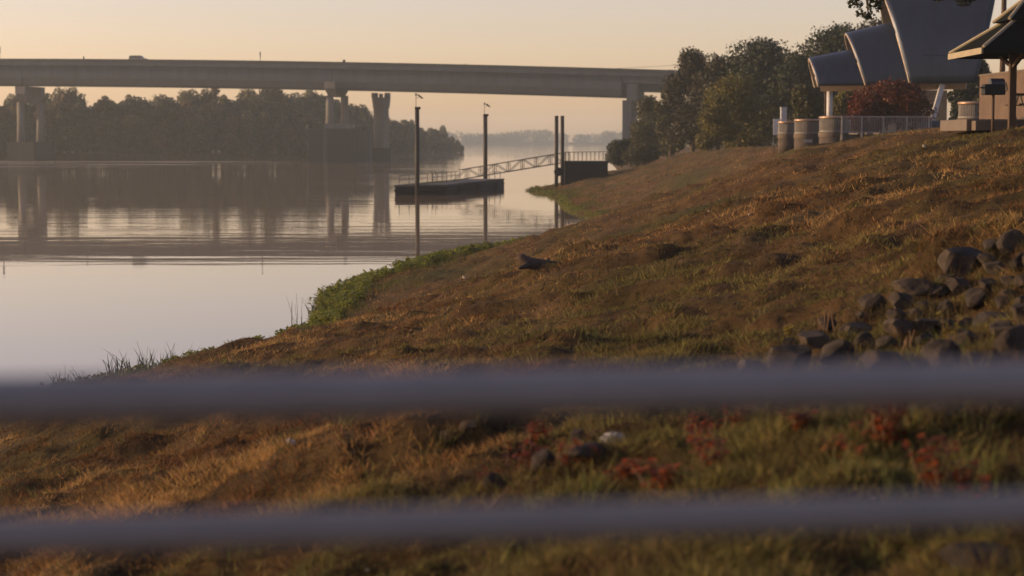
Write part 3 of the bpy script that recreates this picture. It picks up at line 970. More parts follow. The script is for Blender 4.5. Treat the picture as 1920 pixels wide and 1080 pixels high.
def shell(px, py, Y, R0, R1, H0, H1, length, leanF, leanB, label):
    o = at(px, py, Y)                       # near bottom corner of the rim
    zb = o.z
    NS, NU = 18, 44
    def P(s, u, k=0.0):
        R, H = R0 + (R1 - R0) * s, H0 + (H1 - H0) * s
        cu, su = math.cos(u), math.sin(u)
        cu = math.copysign(abs(cu) ** .9, cu); su = abs(su) ** .95
        al = leanF * su * (1 - s) + (-length + leanB * su) * s
        p = o + ca * al + cn * ((R + k) * cu - R0)
        return Vector((p.x, p.y, zb + (H + k) * su))
    vs, fs = [], []
    for i in range(NS + 1):
        for j in range(NU + 1): vs.append(P(i / NS, PI * j / NU))
    for i in range(NS):
        for j in range(NU):
            a = i * (NU + 1) + j
            fs.append((a, a + 1, a + NU + 2, a + NU + 1))
    ob = MB().add(vs, fs).build('shell', M['shell'], sh, True)
    ob['label'] = label
    md = ob.modifiers.new('thick', 'SOLIDIFY'); md.thickness = .12; md.offset = -1
    inn = MB().add([P(i / NS, PI * j / NU, -.16) for i in range(NS + 1) for j in range(NU + 1)], fs).build('lining', M['shell_inner'], ob, True)
    MB().tube([P(0, PI * j / 30, .0) for j in range(31)], .07, 6).build('rim', M['shell_rim'], ob)
    for k in range(1, 9):
        s = k / 9
        MB().tube([P(s, PI * (j + .5) / 22 if 0 < j < 21 else PI * (.02 if j == 0 else .98), .02) for j in range(22)], .075, 6).build('seam', M['seam'], ob)
    return o


shell(1534, 161, 162, 2.5, 2.9, 2.35, 3.3, 4.6, .65, .4, 'lowest shell, farthest to the front')
shell(1623, 160, 161, 3.6, 4.2, 4.45, 5.6, 4.4, 1.45, .9, 'middle shell with paler glint-toned seams')
shell(1706, 157, 159.5, 5.0, 6.2, 7.9, 9.4, 5.2, 2.1, -2.3, 'tallest shell rising out of the picture')
# ring beams, columns and the slanted strut
b0, b1 = at(1538, 166, 163.5), at(1712, 163, 162)
MB().bar(b0, b1, .35, .5).build('ring_beam', M['shell_inner'], sh)
b2, b3 = at(1712, 163, 161.5), at(1812, 160, 160)
MB().bar(b2, b3, .35, .6).build('ring_beam', M['shell_inner'], sh)
for px, Y, r in ((1556, 164, .26), (1641, 163, .30)):
    p = at(px, 164, Y)
    MB().tube([(p.x, Y, PZ), (p.x, Y, p.z)], r, 14).build('column', M['post_white'], sh, True)
for px, Y in ((1548, 168), (1616, 168), (1700, 168)):
    p = at(px, 160, Y)
    MB().tube([(p.x, Y, PZ), (p.x, Y, p.z + 1.2)], .09, 8).build('column', M['wood_post'], sh, True)
q0, q1 = at(1767, 158, 159), at(1742, 222, 159); q1.z = PZ
MB().bar(q1, q0, .40, .35).build('strut', M['post_white'], sh)
MB().box((at(1705, 190, 168).x, 169.5, PZ + 1.9), (7.2, .4, 3.8)).build('back_wall', M['shell_inner'], sh)

# small things at the left end of the plaza
p = at(1469, 225, 152)
t_ = thing('white_bollard_pillar', 'tall white square pillar behind the smallest bastion', 'pillar', (p.x, 156, 6))
zt_ = at(1469, 203, 156).z
MB().box((at(1469, 225, 156).x, 156, (zt_ + 5.6) / 2), (.46, .46, zt_ - 5.6)).build('shaft', M['post_white'], t_)
MB().box((at(1469, 225, 156).x, 156, zt_ + .05), (.52, .52, .08)).build('cap', M['post_white'], t_)
Y = 154
a, b = at(1450, 223, Y), at(1463.5, 253, Y)
t_ = thing('notice_board', 'pale notice board with a small dark emblem beside the white pillar', 'sign', ((a.x + b.x) / 2, Y, 5.8))
MB().box(((a.x + b.x) / 2, Y, (a.z + b.z) / 2), (b.x - a.x, .06, a.z - b.z)).build('board', M['sign_white'], t_)
MB().box((b.x - .17, Y - .045, (a.z + b.z) / 2 + .1), (.16, .02, .2)).build('emblem', M['ink'], t_)
for xx in (a.x + .1, b.x - .1): MB().box((xx, Y + .08, (b.z + 5.4) / 2 + .2), (.08, .08, b.z - 5.4 + .4)).build('leg', M['galv'], t_)
Y = 144.8
a, b = at(1507.5, 261, Y), at(1523, 267.5, Y)
t_ = thing('small_white_sign', 'small blank white sign on a short stake below the middle bastion', 'sign', ((a.x + b.x) / 2, Y, 5.6))
MB().box(((a.x + b.x) / 2, Y, (a.z + b.z) / 2), (b.x - a.x, .03, a.z - b.z)).build('plate', M['white'], t_)
MB().box(((a.x + b.x) / 2, Y + .04, (a.z + 5.3) / 2), (.06, .04, a.z - 5.3)).build('stake', M['galv'], t_)
a = at(1592, 246, 143.9)
t_ = thing('white_litter_bin', 'short white post-like bin standing behind the plaza fence', 'bin', (a.x, 144.2, PZ))
MB().lathe((a.x, 144.2, PZ), [(.16, 0), (.18, .75), (.2, .78), (.2, .86), (.1, .95), (0, .96)], 14).build('body', M['white'], t_, True)

# asphalt path on the lawn, laid on the slope
pp = []
for px, py in ((1500, 274.5), (1462, 272), (1430, 273)):
    pp.append(hit(px, py, 120, 300))
path_c = [Vector((24.2, 140, 0)), Vector((23.4, 150, 0)), Vector((24.5, 165, 0)), Vector((28.5, 185, 0)), Vector((34, 210, 0))]
m = MB(); vs, fs = [], []
NP_ = 40
for i in range(NP_ + 1):
    t = i / NP_ * (len(path_c) - 1); k = min(int(t), len(path_c) - 2)
    p = path_c[k].lerp(path_c[k + 1], t - k)
    d = (path_c[k + 1] - path_c[k]).normalized(); n = Vector((d.y, -d.x, 0))
    for e in (-1.1, -.35, .35, 1.1):
        q = p + n * e; vs.append((q.x, q.y, gz(q.x, q.y) + .07))
for i in range(NP_):
    for j in range(3): fs.append((i * 4 + j, i * 4 + j + 1, i * 4 + j + 5, i * 4 + j + 4))
tag(m.add(vs, fs).build('path', M['asphalt']), 'narrow asphalt path at the top of the bank', kind='structure')

# ------------------------------------------------------------------ picnic shelter, wall, grill, table
SZ = 7.12
pad = thing('shelter_pad', 'concrete pad under the picnic shelter', 'pad', (17, 60, 6.9))
pa = at(1766, 238, 60.5)
MB().box((18.4, 60.7, 6.95), (8.9, 3.6, .36)).build('slab', M['plaza'], pad, bevel=.03)
MB().box((14.75, 58.6, 6.93), (1.3, .5, .3)).build('step', M['stucco'], pad, bevel=.02)

st = thing('picnic_shelter', 'picnic shelter with dark two-tier hip roof and sunlit tone painted on its left fascia', 'shelter', (15.2, 58, SZ))
EX0, EX1, EY0, EY1, EZ = 13.72, 20.6, 56.0, 60.3, 9.17
def roof_tier(x0, x1, y0, y1, z0, x2, x3, y2, y3, z1, name):
    lo = [(x0, y0, z0), (x1, y0, z0), (x1, y1, z0), (x0, y1, z0)]
    hi = [(x2, y2, z1), (x3, y2, z1), (x3, y3, z1), (x2, y3, z1)]
    r = MB().hexa([Vector(v) for v in lo] + [Vector(v) for v in hi]).build(name, M['roof_dark'], st)
    for k in range(4):
        a, b = Vector(lo[k]), Vector(hi[k])
        MB().tube([a + Vector((0, 0, .03)), b + Vector((0, 0, .03))], .055, 6).build('hip_cap', M['fascia'] if k in (0, 3) else M['galv'], st)  # left hips take the painted sunlit tone
    return r
cy_ = (EY0 + EY1) / 2
roof_tier(EX0, EX1, EY0, EY1, EZ, EX0 + 1.25, EX1 - 1.25, cy_ - .78, cy_ + .78, 10.02, 'lower_roof')
MB().box(((EX0 + EX1) / 2, cy_, 10.06), (EX1 - EX0 - 2.7, 1.3, .2)).build('clerestory', M['wood_post'], st)
roof_tier(EX0 + 1.05, EX1 - 1.05, cy_ - .95, cy_ + .95, 10.06, EX0 + 1.75, EX1 - 1.75, cy_ - .06, cy_ + .06, 10.72, 'upper_roof')
for nm, c_, s_, mt in (('left_fascia', (EX0 - .03, cy_, EZ - .08), (.05, EY1 - EY0, .18), 'fascia'), ('front_fascia', ((EX0 + EX1) / 2, EY0 - .03, EZ - .07), (EX1 - EX0, .05, .16), 'roof_dark'), ('back_fascia', ((EX0 + EX1) / 2, EY1 + .03, EZ - .07), (EX1 - EX0, .05, .16), 'roof_dark')):  # left fascia coloured as sunlit, front and back coloured as shaded
    MB().box(c_, s_).build(nm.split('_')[1], M[mt], st)
MB().box(((EX0 + EX1) / 2, cy_, EZ - .06), (EX1 - EX0 - .05, EY1 - EY0 - .05, .08)).build('soffit', M['roof_dark'], st)
pxp = at(1897, 225, 57.9)
for x in (pxp.x, pxp.x + 4.2):
    MB().box((x, 57.9, (6.6 + EZ) / 2), (.2, .2, EZ - 6.6)).build('post', M['wood_post'], st)
    MB().bar((x, 57.9, EZ - .5), (x, 56.6, EZ - .1), .1, .1).build('brace', M['wood_post'], st)
    MB().bar((x, 57.9, EZ - .5), (x, 59.4, EZ - .1), .1, .1).build('brace', M['wood_post'], st)

wa, wb = at(1842.5, 230, 76), at(1960, 232, 68)
wl = thing('brick_wall', 'tan brick wall lit by low sun behind the grill', 'wall', (wa.x, wa.y, 6.9))
d = (wb - wa); d.z = 0
L_ = d.length; ang = math.atan2(d.y, d.x)
mid = (wa + wb) / 2
wtop = at(1842.5, 143.5, 76).z
o = MB().box((0, 0, 0), (L_, .3, wtop - 6.8)).build('brickwork', M['brick'], None)
o.parent = wl; o.location = Vector((mid.x, mid.y, (wtop + 6.8) / 2)) - wl.location; o.rotation_euler.z = ang
o = MB().box((0, 0, 0), (L_ + .05, .36, .07)).build('coping', M['stucco'], None)
o.parent = wl; o.location = Vector((mid.x, mid.y, wtop + .037)) - wl.location; o.rotation_euler.z = ang

# pedestal grill
Y = 56.4
gp = at(1862, 200, Y)
gr = thing('pedestal_grill', 'black pedestal grill with rounded grey hood beside the shelter post', 'grill', (gp.x, Y, 7))
y0_, y1_ = at(1862, 178, Y).z, at(1862, 158, Y).z
zg_ = gz(gp.x, Y)
MB().tube([(gp.x, Y, min(zg_, 7.0) - .15), (gp.x, Y, y0_ + .02)], .045, 10).build('pedestal', M['wood_post'], gr, True)
hw = 19.5 * Y / F
MB().box((gp.x, Y, (y0_ + y1_) / 2), (hw * 2, .42, y1_ - y0_)).build('fire_box', M['iron'], gr, bevel=.02)
m = MB()
rr = .21
prof = [(math.cos(t) * rr, math.sin(t) * rr * .8) for t in np.linspace(0, PI, 12)]
vs = [(gp.x - hw * .35, Y + a, y1_ + b + .003) for a, b in prof] + [(gp.x + hw * .95, Y + a, y1_ + b + .003) for a, b in prof]
fs = [(j, j + 1, 13 + j, 12 + j) for j in range(11)] + [tuple(range(12)), tuple(range(23, 11, -1)), (0, 12, 23, 11)]
m.add(vs, fs).build('hood', M['hood'], gr)
MB().tube([(gp.x + hw + .02, Y - .15, y0_ + .1), (gp.x + hw + .07, Y - .15, (y0_ + y1_) / 2), (gp.x + hw + .02, Y - .15, y1_ + .05)], .018, 6).build('handle', M['galv'], gr)
MB().box((gp.x - hw - .06, Y - .05, y1_ - .1), (.12, .3, .03)).build('side_shelf', M['iron'], gr)

# picnic table, mostly out of the picture
Y = 59.3
tx = at(1896, 180, Y).x
tb = thing('picnic_table', 'dark pipe-framed picnic table beside the shelter post', 'picnic table', (tx + 1, Y, SZ + .02))
for k in range(5):
    MB().box((tx + .95, Y - .36 + k * .18, SZ + .78), (1.85, .165, .045)).build('top_plank', M['wood_post'], tb)
for sy in (-.72, .72):
    for k in (-.08, .1): MB().box((tx + .95, Y + sy + k, SZ + .46), (1.85, .15, .045)).build('seat_plank', M['wood_post'], tb)
for x in (tx + .25, tx + 1.65):
    m = MB()
    for sy in (-1, 1):
        m.tube([(x, Y + sy * .12, SZ + .74), (x, Y + sy * .45, SZ + .42), (x, Y + sy * .85, SZ + .42), (x, Y + sy * .9, SZ + .05), (x, Y + sy * .3, SZ + .05)], .03, 8)
    m.tube([(x, Y - .4, SZ + .74), (x, Y + .4, SZ + .74)], .03, 8)
    m.build('leg_frame', M['galv'], tb)

# utility pole behind the shelter
Y = 92
a = at(1878.5, 150, Y)
up_ = thing('utility_pole', 'slim dark utility pole rising behind the shelter roof', 'pole', (a.x, Y, 6.9))
MB().tube([(a.x, Y, 6.6), (a.x + .05, Y, 16.5)], [.15, .11], 10).build('shaft', M['wood_post'], up_, True)
MB().box((a.x, Y - .1, 15.8), (1.6, .1, .12)).build('crossarm', M['wood_post'], up_)
for dx in (-.7, .7): MB().lathe((a.x + dx, Y - .1, 15.86), [(.05, 0), (.07, .06), (.04, .14), (0, .15)], 8).build('insulator', M['hood'], up_)
a, b = at(1862, 104, 96), at(1990, 104, 96)
tag(MB().tube([a - Vector((3.5, 0, .0)), a.lerp(b, .5) - Vector((0, 0, .05)), b], .018, 5).build('power_cable', M['wire']), 'level cable seen under the shelter eave beside the pole', 'cable', 'power cables')

# ------------------------------------------------------------------ trees
def leaf_cloud(r, lobes, n, size, outward=0.5, flat=0.6):
    """Leaf-sized quads spread through the outer shells of many lobes."""
    vol = np.array([(l[1][0] * l[1][1] * l[1][2]) ** (2 / 3) for l in lobes])
    pick = r.choice(len(lobes), n, p=vol / vol.sum())
    C = np.array([l[0] for l in lobes])[pick]; Rr = np.array([l[1] for l in lobes])[pick]
    d = r.normal(size=(n, 3)); d /= np.linalg.norm(d, axis=1, keepdims=True)
    rad = r.uniform(0.35, 1.0, n) ** 0.45 * r.normal(1.0, 0.10, n)
    # bite holes so the outline is uneven
    bite = np.sin(d[:, 0] * 5 + pick) * np.sin(d[:, 1] * 4 + pick * 1.7) * np.sin(d[:, 2] * 5 + pick * .6)
    rad *= 1 - 0.22 * np.abs(bite)
    P = C + d * Rr * rad[:, None]
    nrm = d * outward + r.normal(size=(n, 3)) * 0.6
    nrm /= np.linalg.norm(nrm, axis=1, keepdims=True)
    ref = r.normal(size=(n, 3))
    a = np.cross(nrm, ref); a /= np.linalg.norm(a, axis=1, keepdims=True)
    b = np.cross(nrm, a)
    s = size * r.uniform(0.55, 1.35, n)[:, None]
    q = np.stack([P - a * s, P - b * s * flat + nrm * s * .15, P + a * s, P + b * s * flat + nrm * s * .15], 1).reshape(-1, 3)
    return q, np.arange(n * 4).reshape(-1, 4)


def tree_meshes(seed, H, W, base=0.18, n=7000, size=0.22, mat='dark_leaf', nl=22, top=0.0, col_=1.0, trunk_r=None):
    """Trunk with limbs, and crown, standing at the origin."""
    r = np.random.default_rng(seed)
    lobes = []
    hb = H * base
    for k in range(nl):
        f = (k + r.uniform(0, 1)) / nl
        z = hb + (H - hb) * (0.08 + 0.80 * f)
        env = math.sin(PI * min(0.98, (0.16 + 0.78 * f) ** (1.0 - top * .5))) ** 0.75 * col_ + (1 - col_) * .6
        ang = r.uniform(0, 2 * PI); rr = W / 2 * env * r.uniform(0.25, 0.82)
        lr = W * r.uniform(0.13, 0.24)
        lobes.append(((rr * math.cos(ang), rr * math.sin(ang), z), (lr, lr, min(lr * r.uniform(.7, 1.05), (H - z) + .1))))
    lobes.append(((0, 0, hb + (H - hb) * .45), (W * .3, W * .3, (H - hb) * .38)))
    lobes.append(((r.uniform(-.1, .1) * W, 0, H - W * .13), (W * .15, W * .15, W * .14)))
    q, f = leaf_cloud(r, lobes, n, size)
    crown = np_mesh('crown', q, f, M[mat])
    tr = trunk_r or H * 0.017 + .05
    m = MB()
    m.tube([(0, 0, -.4), (0, 0, .3), (.1 * r.normal(), .1 * r.normal(), H * .35), (.15 * r.normal(), .15 * r.normal(), H * .82)], [tr * 1.5, tr * 1.05, tr * .8, tr * .15], 8)
    for l in lobes[::3]:
        c = Vector(l[0]); z0 = max(hb * .7, c.z * .62)
        m.tube([(0, 0, z0), (c.x * .45, c.y * .45, z0 + (c.z - z0) * .6), c], [tr * .45, tr * .3, tr * .08], 6)
    return m.mesh('trunk', M['bark']), crown


def plant_tree(name, label, pos, meshes, cat='tree', group=None, rz=0.0, sc=1.0):
    t_ = thing(name, label, cat, pos, group)
    t_.rotation_euler.z = rz; t_.scale = (sc, sc, sc) if not isinstance(sc, tuple) else sc
    link('trunk', meshes[0], t_, True); link('crown', meshes[1], t_, True)
    return t_


def px_tree(name, label, px, wpx, ytop, Y, seed, mat, base=.16, n=9000, size=.24, zb=None, **k):
    p = at(px, ytop, Y)
    z0 = gz(p.x, Y) if zb is None else zb
    H = p.z - z0; W = wpx * Y / F
    return plant_tree(name, label, (p.x, Y, z0), tree_meshes(seed, H, W, base, int(n * 1.35), size * .86, mat, **k))


px_tree('bank_tree', 'hazy rounded green tree below the bridge end', 1219, 96, 178, 320, 3, 'olive_leaf', .06, 9000, .26, nl=20)
px_tree('bank_tree', 'olive tree filling the gap between the hazy tree and the ragged tree', 1258, 78, 148, 290, 9, 'olive_leaf', .04, 8000, .22, nl=18)
px_tree('bank_tree', 'brownish tree with ragged open top at the edge of the right bank trees', 1300, 124, 88, 268, 11, 'brown_leaf', .05, 13000, .22, nl=30, top=.5)
px_tree('bank_tree', 'slender brown tree between the ragged tree and the big dark tree', 1348, 130, 98, 262, 12, 'brown_leaf', .08, 11000, .22, nl=26)
px_tree('bank_tree', 'big dark green dome-shaped tree, tallest of the bank trees', 1425, 210, 70, 258, 14, 'dark_leaf', .08, 17000, .25, nl=34)
px_tree('bank_tree', 'bright olive bushy tree in front of the big dark tree', 1388, 165, 142, 228, 15, 'yellow_green', .04, 12000, .20, nl=26)
px_tree('bank_tree', 'low yellow-green sapling at the foot of the bushy olive tree', 1345, 88, 176, 222, 35, 'yellow_green', .03, 5000, .18, nl=14)
px_tree('bank_tree', 'dark tree filling the gap between dome tree and canopy', 1490, 150, 104, 240, 16, 'dark_leaf', .04, 12000, .24, nl=26)
px_tree('bank_tree', 'tall dark tree rising behind the lowest canopy shell', 1556, 215, 44, 244, 17, 'dark_leaf', .10, 17000, .25, nl=34)
px_tree('bank_tree', 'tall dark tree behind the middle canopy shell', 1640, 190, 34, 250, 27, 'brown_leaf', .10, 12000, .25, nl=26)
px_tree('bank_tree', 'small olive tree behind the small drum bastion', 1512, 90, 158, 198, 18, 'olive_leaf', .05, 6000, .19, nl=16)
px_tree('bank_tree', 'small yellowish tree behind the left canopy column', 1588, 80, 168, 196, 28, 'yellow_green', .05, 6000, .18, zb=PZ, nl=16)
px_tree('rust_tree', 'rust red autumn tree standing under the canopy', 1684, 168, 151, 151.5, 19, 'rust_leaf', .10, 10000, .13, zb=PZ, nl=13, top=.5)
px_tree('rust_tree', 'low rust brown shrub at the left of the rust red tree', 1622, 96, 186, 150, 39, 'rust_leaf', .05, 5000, .12, zb=PZ, nl=14)
px_tree('park_tree', 'dark leafy tree between canopy and shelter post', 1826, 76, 92, 190, 20, 'dark_leaf', .3, 6500, .20, zb=7, nl=18)
px_tree('park_tree', 'low dark green shrub behind the round seat wall', 1803, 70, 158, 186, 21, 'dark_leaf', .04, 5500, .18, zb=7, nl=16)
px_tree('park_tree', 'small dark shrub right of the seat wall', 1850, 60, 168, 180, 22, 'olive_leaf', .04, 4000, .18, zb=7, nl=14)
px_tree('pier_shrub', 'dark shrub at the foot of the slim bridge pier', 1165, 66, 262, 300, 23, 'dark_leaf', .02, 5000, .2, zb=2.6, nl=14)
px_tree('pier_shrub', 'low shrub beside the landing railing', 1205, 90, 270, 296, 24, 'olive_leaf', .02, 5000, .2, zb=3.0, nl=14)

# tree whose branches hang into the top of the picture; its trunk stands right of the frame
oh = thing('overhanging_tree', 'leafy branch tips hanging in from above the canopy shell', 'tree', (19.6, 65, 7.0))
r_ = np.random.default_rng(50)
lobes = [((19.6 + r_.normal() * 2.2, 65 + r_.normal() * 2.2, 16.5 + r_.normal() * 1.4), (1.5, 1.5, 1.2)) for _ in range(16)]
tips = []
for px, py, w_, h_ in ((1622, -22, 34, 16), (1604, 6, 16, 10), (1640, 12, 15, 14), (1628, 30, 14, 9), (1612, 24, 8, 8), (1644, -4, 16, 12), (1690, -34, 60, 18),
                       (1775, -16, 26, 14), (1800, -10, 26, 14), (1818, -8, 18, 14), (1760, -6, 14, 8), (1806, 6, 12, 8), (1780, -40, 70, 24)):
    c_ = at(px, py, 62.5 + r_.normal() * .3)
    tips.append(((c_.x, c_.y, c_.z), (w_ * 62 / F, w_ * 50 / F, h_ * 62 / F)))
q1, f1 = leaf_cloud(r_, lobes, 9000, .16)
q2, f2 = leaf_cloud(r_, tips, 2300, .075)
link('crown', np_mesh('crown', np.concatenate([q1, q2]), np.concatenate([f1, f2 + len(q1)]), M['dark_leaf']), oh)
m = MB()
m.tube([(19.6, 65, 6.5), (19.6, 65, 7.4), (19.5, 65, 11), (19.4, 65, 15.5)], [.5, .36, .3, .12], 10)
for a, b in (((19.5, 65, 11.5), tips[6][0]), ((19.5, 65, 12.2), tips[12][0]), (tips[6][0], tips[0][0]), (tips[0][0], tips[3][0]), (tips[12][0], tips[8][0]), ((19.4, 65, 13), lobes[2][0]), ((19.4, 65, 13), lobes[5][0])):
    a, b = Vector(a), Vector(b)
    m.tube([a, a.lerp(b, .5) + Vector((0, 0, .25)), b], [.09, .06, .015], 6)
m.build('trunk', M['bark'], oh)

# wooded far bank on the left: separate trees from a few shared shapes
TOPX = [-260, 0, 60, 130, 165, 240, 330, 350, 420, 450, 470, 510, 540, 590, 640, 690, 740, 790, 830, 850, 872]
TOPY = [185, 192, 186, 169, 181, 184, 187, 175, 172, 178, 167, 172, 190, 178, 186, 200, 214, 232, 240, 252, 272]
fpx = [960 + F * x / y for x, y in zip(LX[1:8], LY[1:8])]
fkind = []
for k in range(7):
    mt = ('far_leaf', 'far_leaf', 'far_leaf_b', 'far_leaf', 'far_leaf_b', 'far_leaf', 'far_leaf')[k]
    fkind.append(tree_meshes(100 + k, 20.0, (11, 13, 10, 15, 12, 9, 14)[k], (.02, .05, .04, .02, .1, .25, .02)[k], 3600, .55, mt, nl=(18, 22, 16, 26, 18, 12, 24)[k], top=(0, .4, .2, 0, .5, .8, .1)[k], trunk_r=.28))
rf = np.random.default_rng(9)
def far_label(px, row, k):
    hue = 'brownish' if k in (2, 4) else ('tall thin-topped' if k == 5 else 'grey-green')
    seg = [(40, 'left of the left bridge pier'), (150, 'just right of the left bridge pier'), (245, 'left of the vehicle on the bridge'), (330, 'below the vehicle on the bridge'), (430, 'between vehicle and narrow parapet sign'),
           (520, 'below the narrow parapet sign'), (577, 'left of the dark fender block'), (694, 'behind the middle bridge pier'), (745, 'right of the old pier'), (800, 'left of the front dock pile'), (2000, 'at the far tip of the wooded point')]
    where = next(w for q, w in seg if px < q)
    return f"{hue} far tree {('at the waterline', 'in the middle rank', 'on the skyline')[row]}, {where}"
for row, (dy, hmul, step) in enumerate(((5, .62, 12.5), (12, .86, 13.0), (24, 1.0, 14.5))):
    px = -225.0 + row * 5
    while px < 870:
        Ysh = float(np.interp(px, fpx, LY[1:8]))
        Y = Ysh + dy * (1.0 if px < 620 else .6) + rf.uniform(-3, 3)
        zt_ = at(px, float(np.interp(px, TOPX, TOPY)), Y).z
        H = (zt_ - 1.0) * hmul * rf.uniform(.76, 1.08)
        x = at(px, 300, Y).x
        z0 = max(float(ground(np.array([x]), np.array([Y]), False)[0]), .2) - .2
        if H > 2.5:
            k = int(rf.integers(0, 7))
            if px > 560 and px < 900: k = int(rf.choice([0, 1, 3, 5, 6]))
            plant_tree('far_bank_tree', far_label(px, row, k), (x, Y, z0), fkind[k], 'tree', 'trees of the wooded far bank', rf.uniform(0, 6.28), (H / 20 * rf.uniform(.8, 1.15), H / 20 * rf.uniform(.8, 1.15), H / 20))
        px += step * rf.uniform(.7, 1.3) * (1.0 if px < 620 else .75)

for px, yt in ((112, 166), (141, 163), (352, 172), (386, 168), (468, 164), (498, 166), (585, 174), (24, 178), (830, 236)):
    Y = float(np.interp(px, fpx, LY[1:8])) + 18
    x = at(px, 300, Y).x; H = at(px, yt, Y).z - 1.2
    plant_tree('far_bank_tree', f"tall bushy-topped far tree above the skyline, {far_label(px, 2, 5).split(', ')[1]}", (x, Y, 1.5), fkind[6 if px % 2 else 3], 'tree', 'trees of the wooded far bank', rf.uniform(0, 6), (H / 20 * .62, H / 20 * .62, H / 20))

# farthest shore: a wood that reads as one mass
lobes = []
for k in range(420):
    x = -620 + 1300 * rf.uniform(0, 1); y = 2590 + rf.uniform(0, 90) + 40 * math.sin(x * .008)
    h = 15 + 3.0 * math.sin(x * .05) + 2.0 * math.sin(x * .013 + 1) + rf.uniform(-2.2, 2.2)
    lobes.append(((x, y, h * .55), (rf.uniform(6, 12), 7, h * .5)))
for k in range(150):                          # right bank beyond the bridge
    y = rf.uniform(620, 1600); x = float(np.interp(y, KY, KS)) + rf.uniform(6, 30)
    h = rf.uniform(8, 13)
    lobes.append(((x, y, h * .55), (4.5, 4.5, h * .5)))
q, f = leaf_cloud(rf, lobes, 60000, 1.5)
tag(link('treeline', np_mesh('treeline', q, f, M['far_leaf'])), 'pale misty treeline on the farthest shore', 'trees', kind='stuff')

# ------------------------------------------------------------------ rocks
def rock_mesh(seed, mat):
    r = np.random.default_rng(seed)
    bm = bmesh.new()
    bmesh.ops.create_icosphere(bm, subdivisions=3, radius=1.0)
    planes = []
    for _ in range(13):
        d = r.normal(size=3); d /= np.linalg.norm(d); planes.append((Vector(d), r.uniform(.50, .82)))
    off = r.uniform(0, 50, 3)
    for v in bm.verts:
        p = v.co.copy()
        for d, h in planes:
            e = p.dot(d) - h
            if e > 0: p -= d * e * .99
        nv = float(noise(np.array([p.x * 2 + off[0]]), np.array([p.y * 2 + p.z * 1.7 + off[1]]))[0])
        v.co = p * (1 + .06 * nv)
    me = bpy.data.meshes.new('rock'); bm.to_mesh(me); bm.free()
    me.materials.append(M[mat])
    return me
ROCKS = []
RM = [rock_mesh(400 + k, 'rock') for k in range(8)]


def rock(px, py, wpx, hpx, label, k, group='riprap rocks on the right bank', rz=None, tilt=0.0, mesh=None, name='riprap_rock', sink=.35):
    p = hit(px, py + hpx * .25)
    s_ = p.y / F
    o = link(name, mesh or RM[k % len(RM)])
    a, h = wpx * s_ * .5, hpx * s_ * .5
    o.scale = (a * 1.12, a * random.uniform(.8, 1.0), h * 1.2)
    o.location = (p.x, p.y + a * .3, p.z + h * (1 - 2 * sink) * 1.1)
    if wpx > 20: ROCKS.append((p.x, p.y + a * .3, a * .95))
    o.rotation_euler = (random.uniform(-.25, .25), tilt, random.uniform(-.5, .5) if rz is None else rz)
    tag(o, label, 'rock', group)
    return p
NAMED = [(1635, 572, 62, 44, 'rounded grey boulder with a pinkish underside at the edge of the rocks'), (1710, 538, 88, 40, 'long flat-topped dark slab at the top of the rock pile'),
         (1900, 462, 60, 60, 'blocky dark rock at the upper right end of the rock pile'), (1868, 600, 80, 46, 'angular rock with a lit left edge near the right end'),
         (1775, 582, 40, 44, 'upright wedge-shaped rock in the middle of the pile'), (1530, 640, 80, 40, 'low dark rock at the lower left end of the pile'), (1605, 620, 90, 44, 'broad dark rock below the rounded boulder'),
         (1850, 1055, 170, 60, 'large flat dark rock in the bottom right corner'), (1015, 872, 56, 60, 'bluish grey rock beside the red weed'), (925, 908, 50, 50, 'pointed dark rock left of the red weed'),
         (1108, 852, 100, 36, 'leaning slab-like rock below the white bag'), (880, 802, 46, 30, 'dark rock just under the upper rail, left of centre'), (838, 818, 40, 26, 'smaller dark rock beside the one under the upper rail'),
         (1085, 822, 36, 44, 'narrow upright rock left of the white bag'), (690, 956, 50, 26, 'low grey rock half hidden by the lower rail'), (1790, 772, 90, 30, 'flat shadowed rock under the upper rail at the right')]
taken = []
for k, (px, py, w_, h_, lb) in enumerate(NAMED):
    rock(px, py, w_, h_, lb, k, 'single rocks that stand out' if k > 6 else 'riprap rocks on the right bank'); taken.append((px, py, w_))
rr_ = random.Random(5)
LAND = [(1635, 572, 'the rounded grey boulder'), (1710, 538, 'the long flat-topped slab'), (1900, 462, 'the blocky upper right rock'), (1868, 600, 'the angular lit-edged rock'), (1775, 582, 'the upright wedge rock'),
        (1530, 640, 'the low rock at the lower left end'), (1605, 620, 'the broad rock under the boulder'), (1785, 650, 'the yellow flowering weed'), (1900, 700, 'the right end of the upper rail'), (1700, 720, 'the middle right of the upper rail'), (1500, 720, 'the rock-free slope by the upper rail')]
used_labels = {}
def rock_label(px, py, w_):
    a, b, nm = min(LAND, key=lambda q: (q[0] - px) ** 2 + ((q[1] - py) * 1.6) ** 2)
    dx, dy = px - a, (py - b) * 1.6
    way = ('right of' if dx > 0 else 'left of') if abs(dx) > abs(dy) else ('below' if dy > 0 else 'above')
    size = 'small' if w_ < 42 else ('middle-sized' if w_ < 62 else 'large')
    lb = f'{size} dark riprap rock {way} {nm}'
    used_labels[lb] = used_labels.get(lb, 0) + 1
    if used_labels[lb] > 1: lb = f"{('second', 'third', 'fourth', 'fifth', 'sixth', 'seventh')[min(used_labels[lb] - 2, 5)]} {lb}"
    return lb
cnt = 0; tries = 0
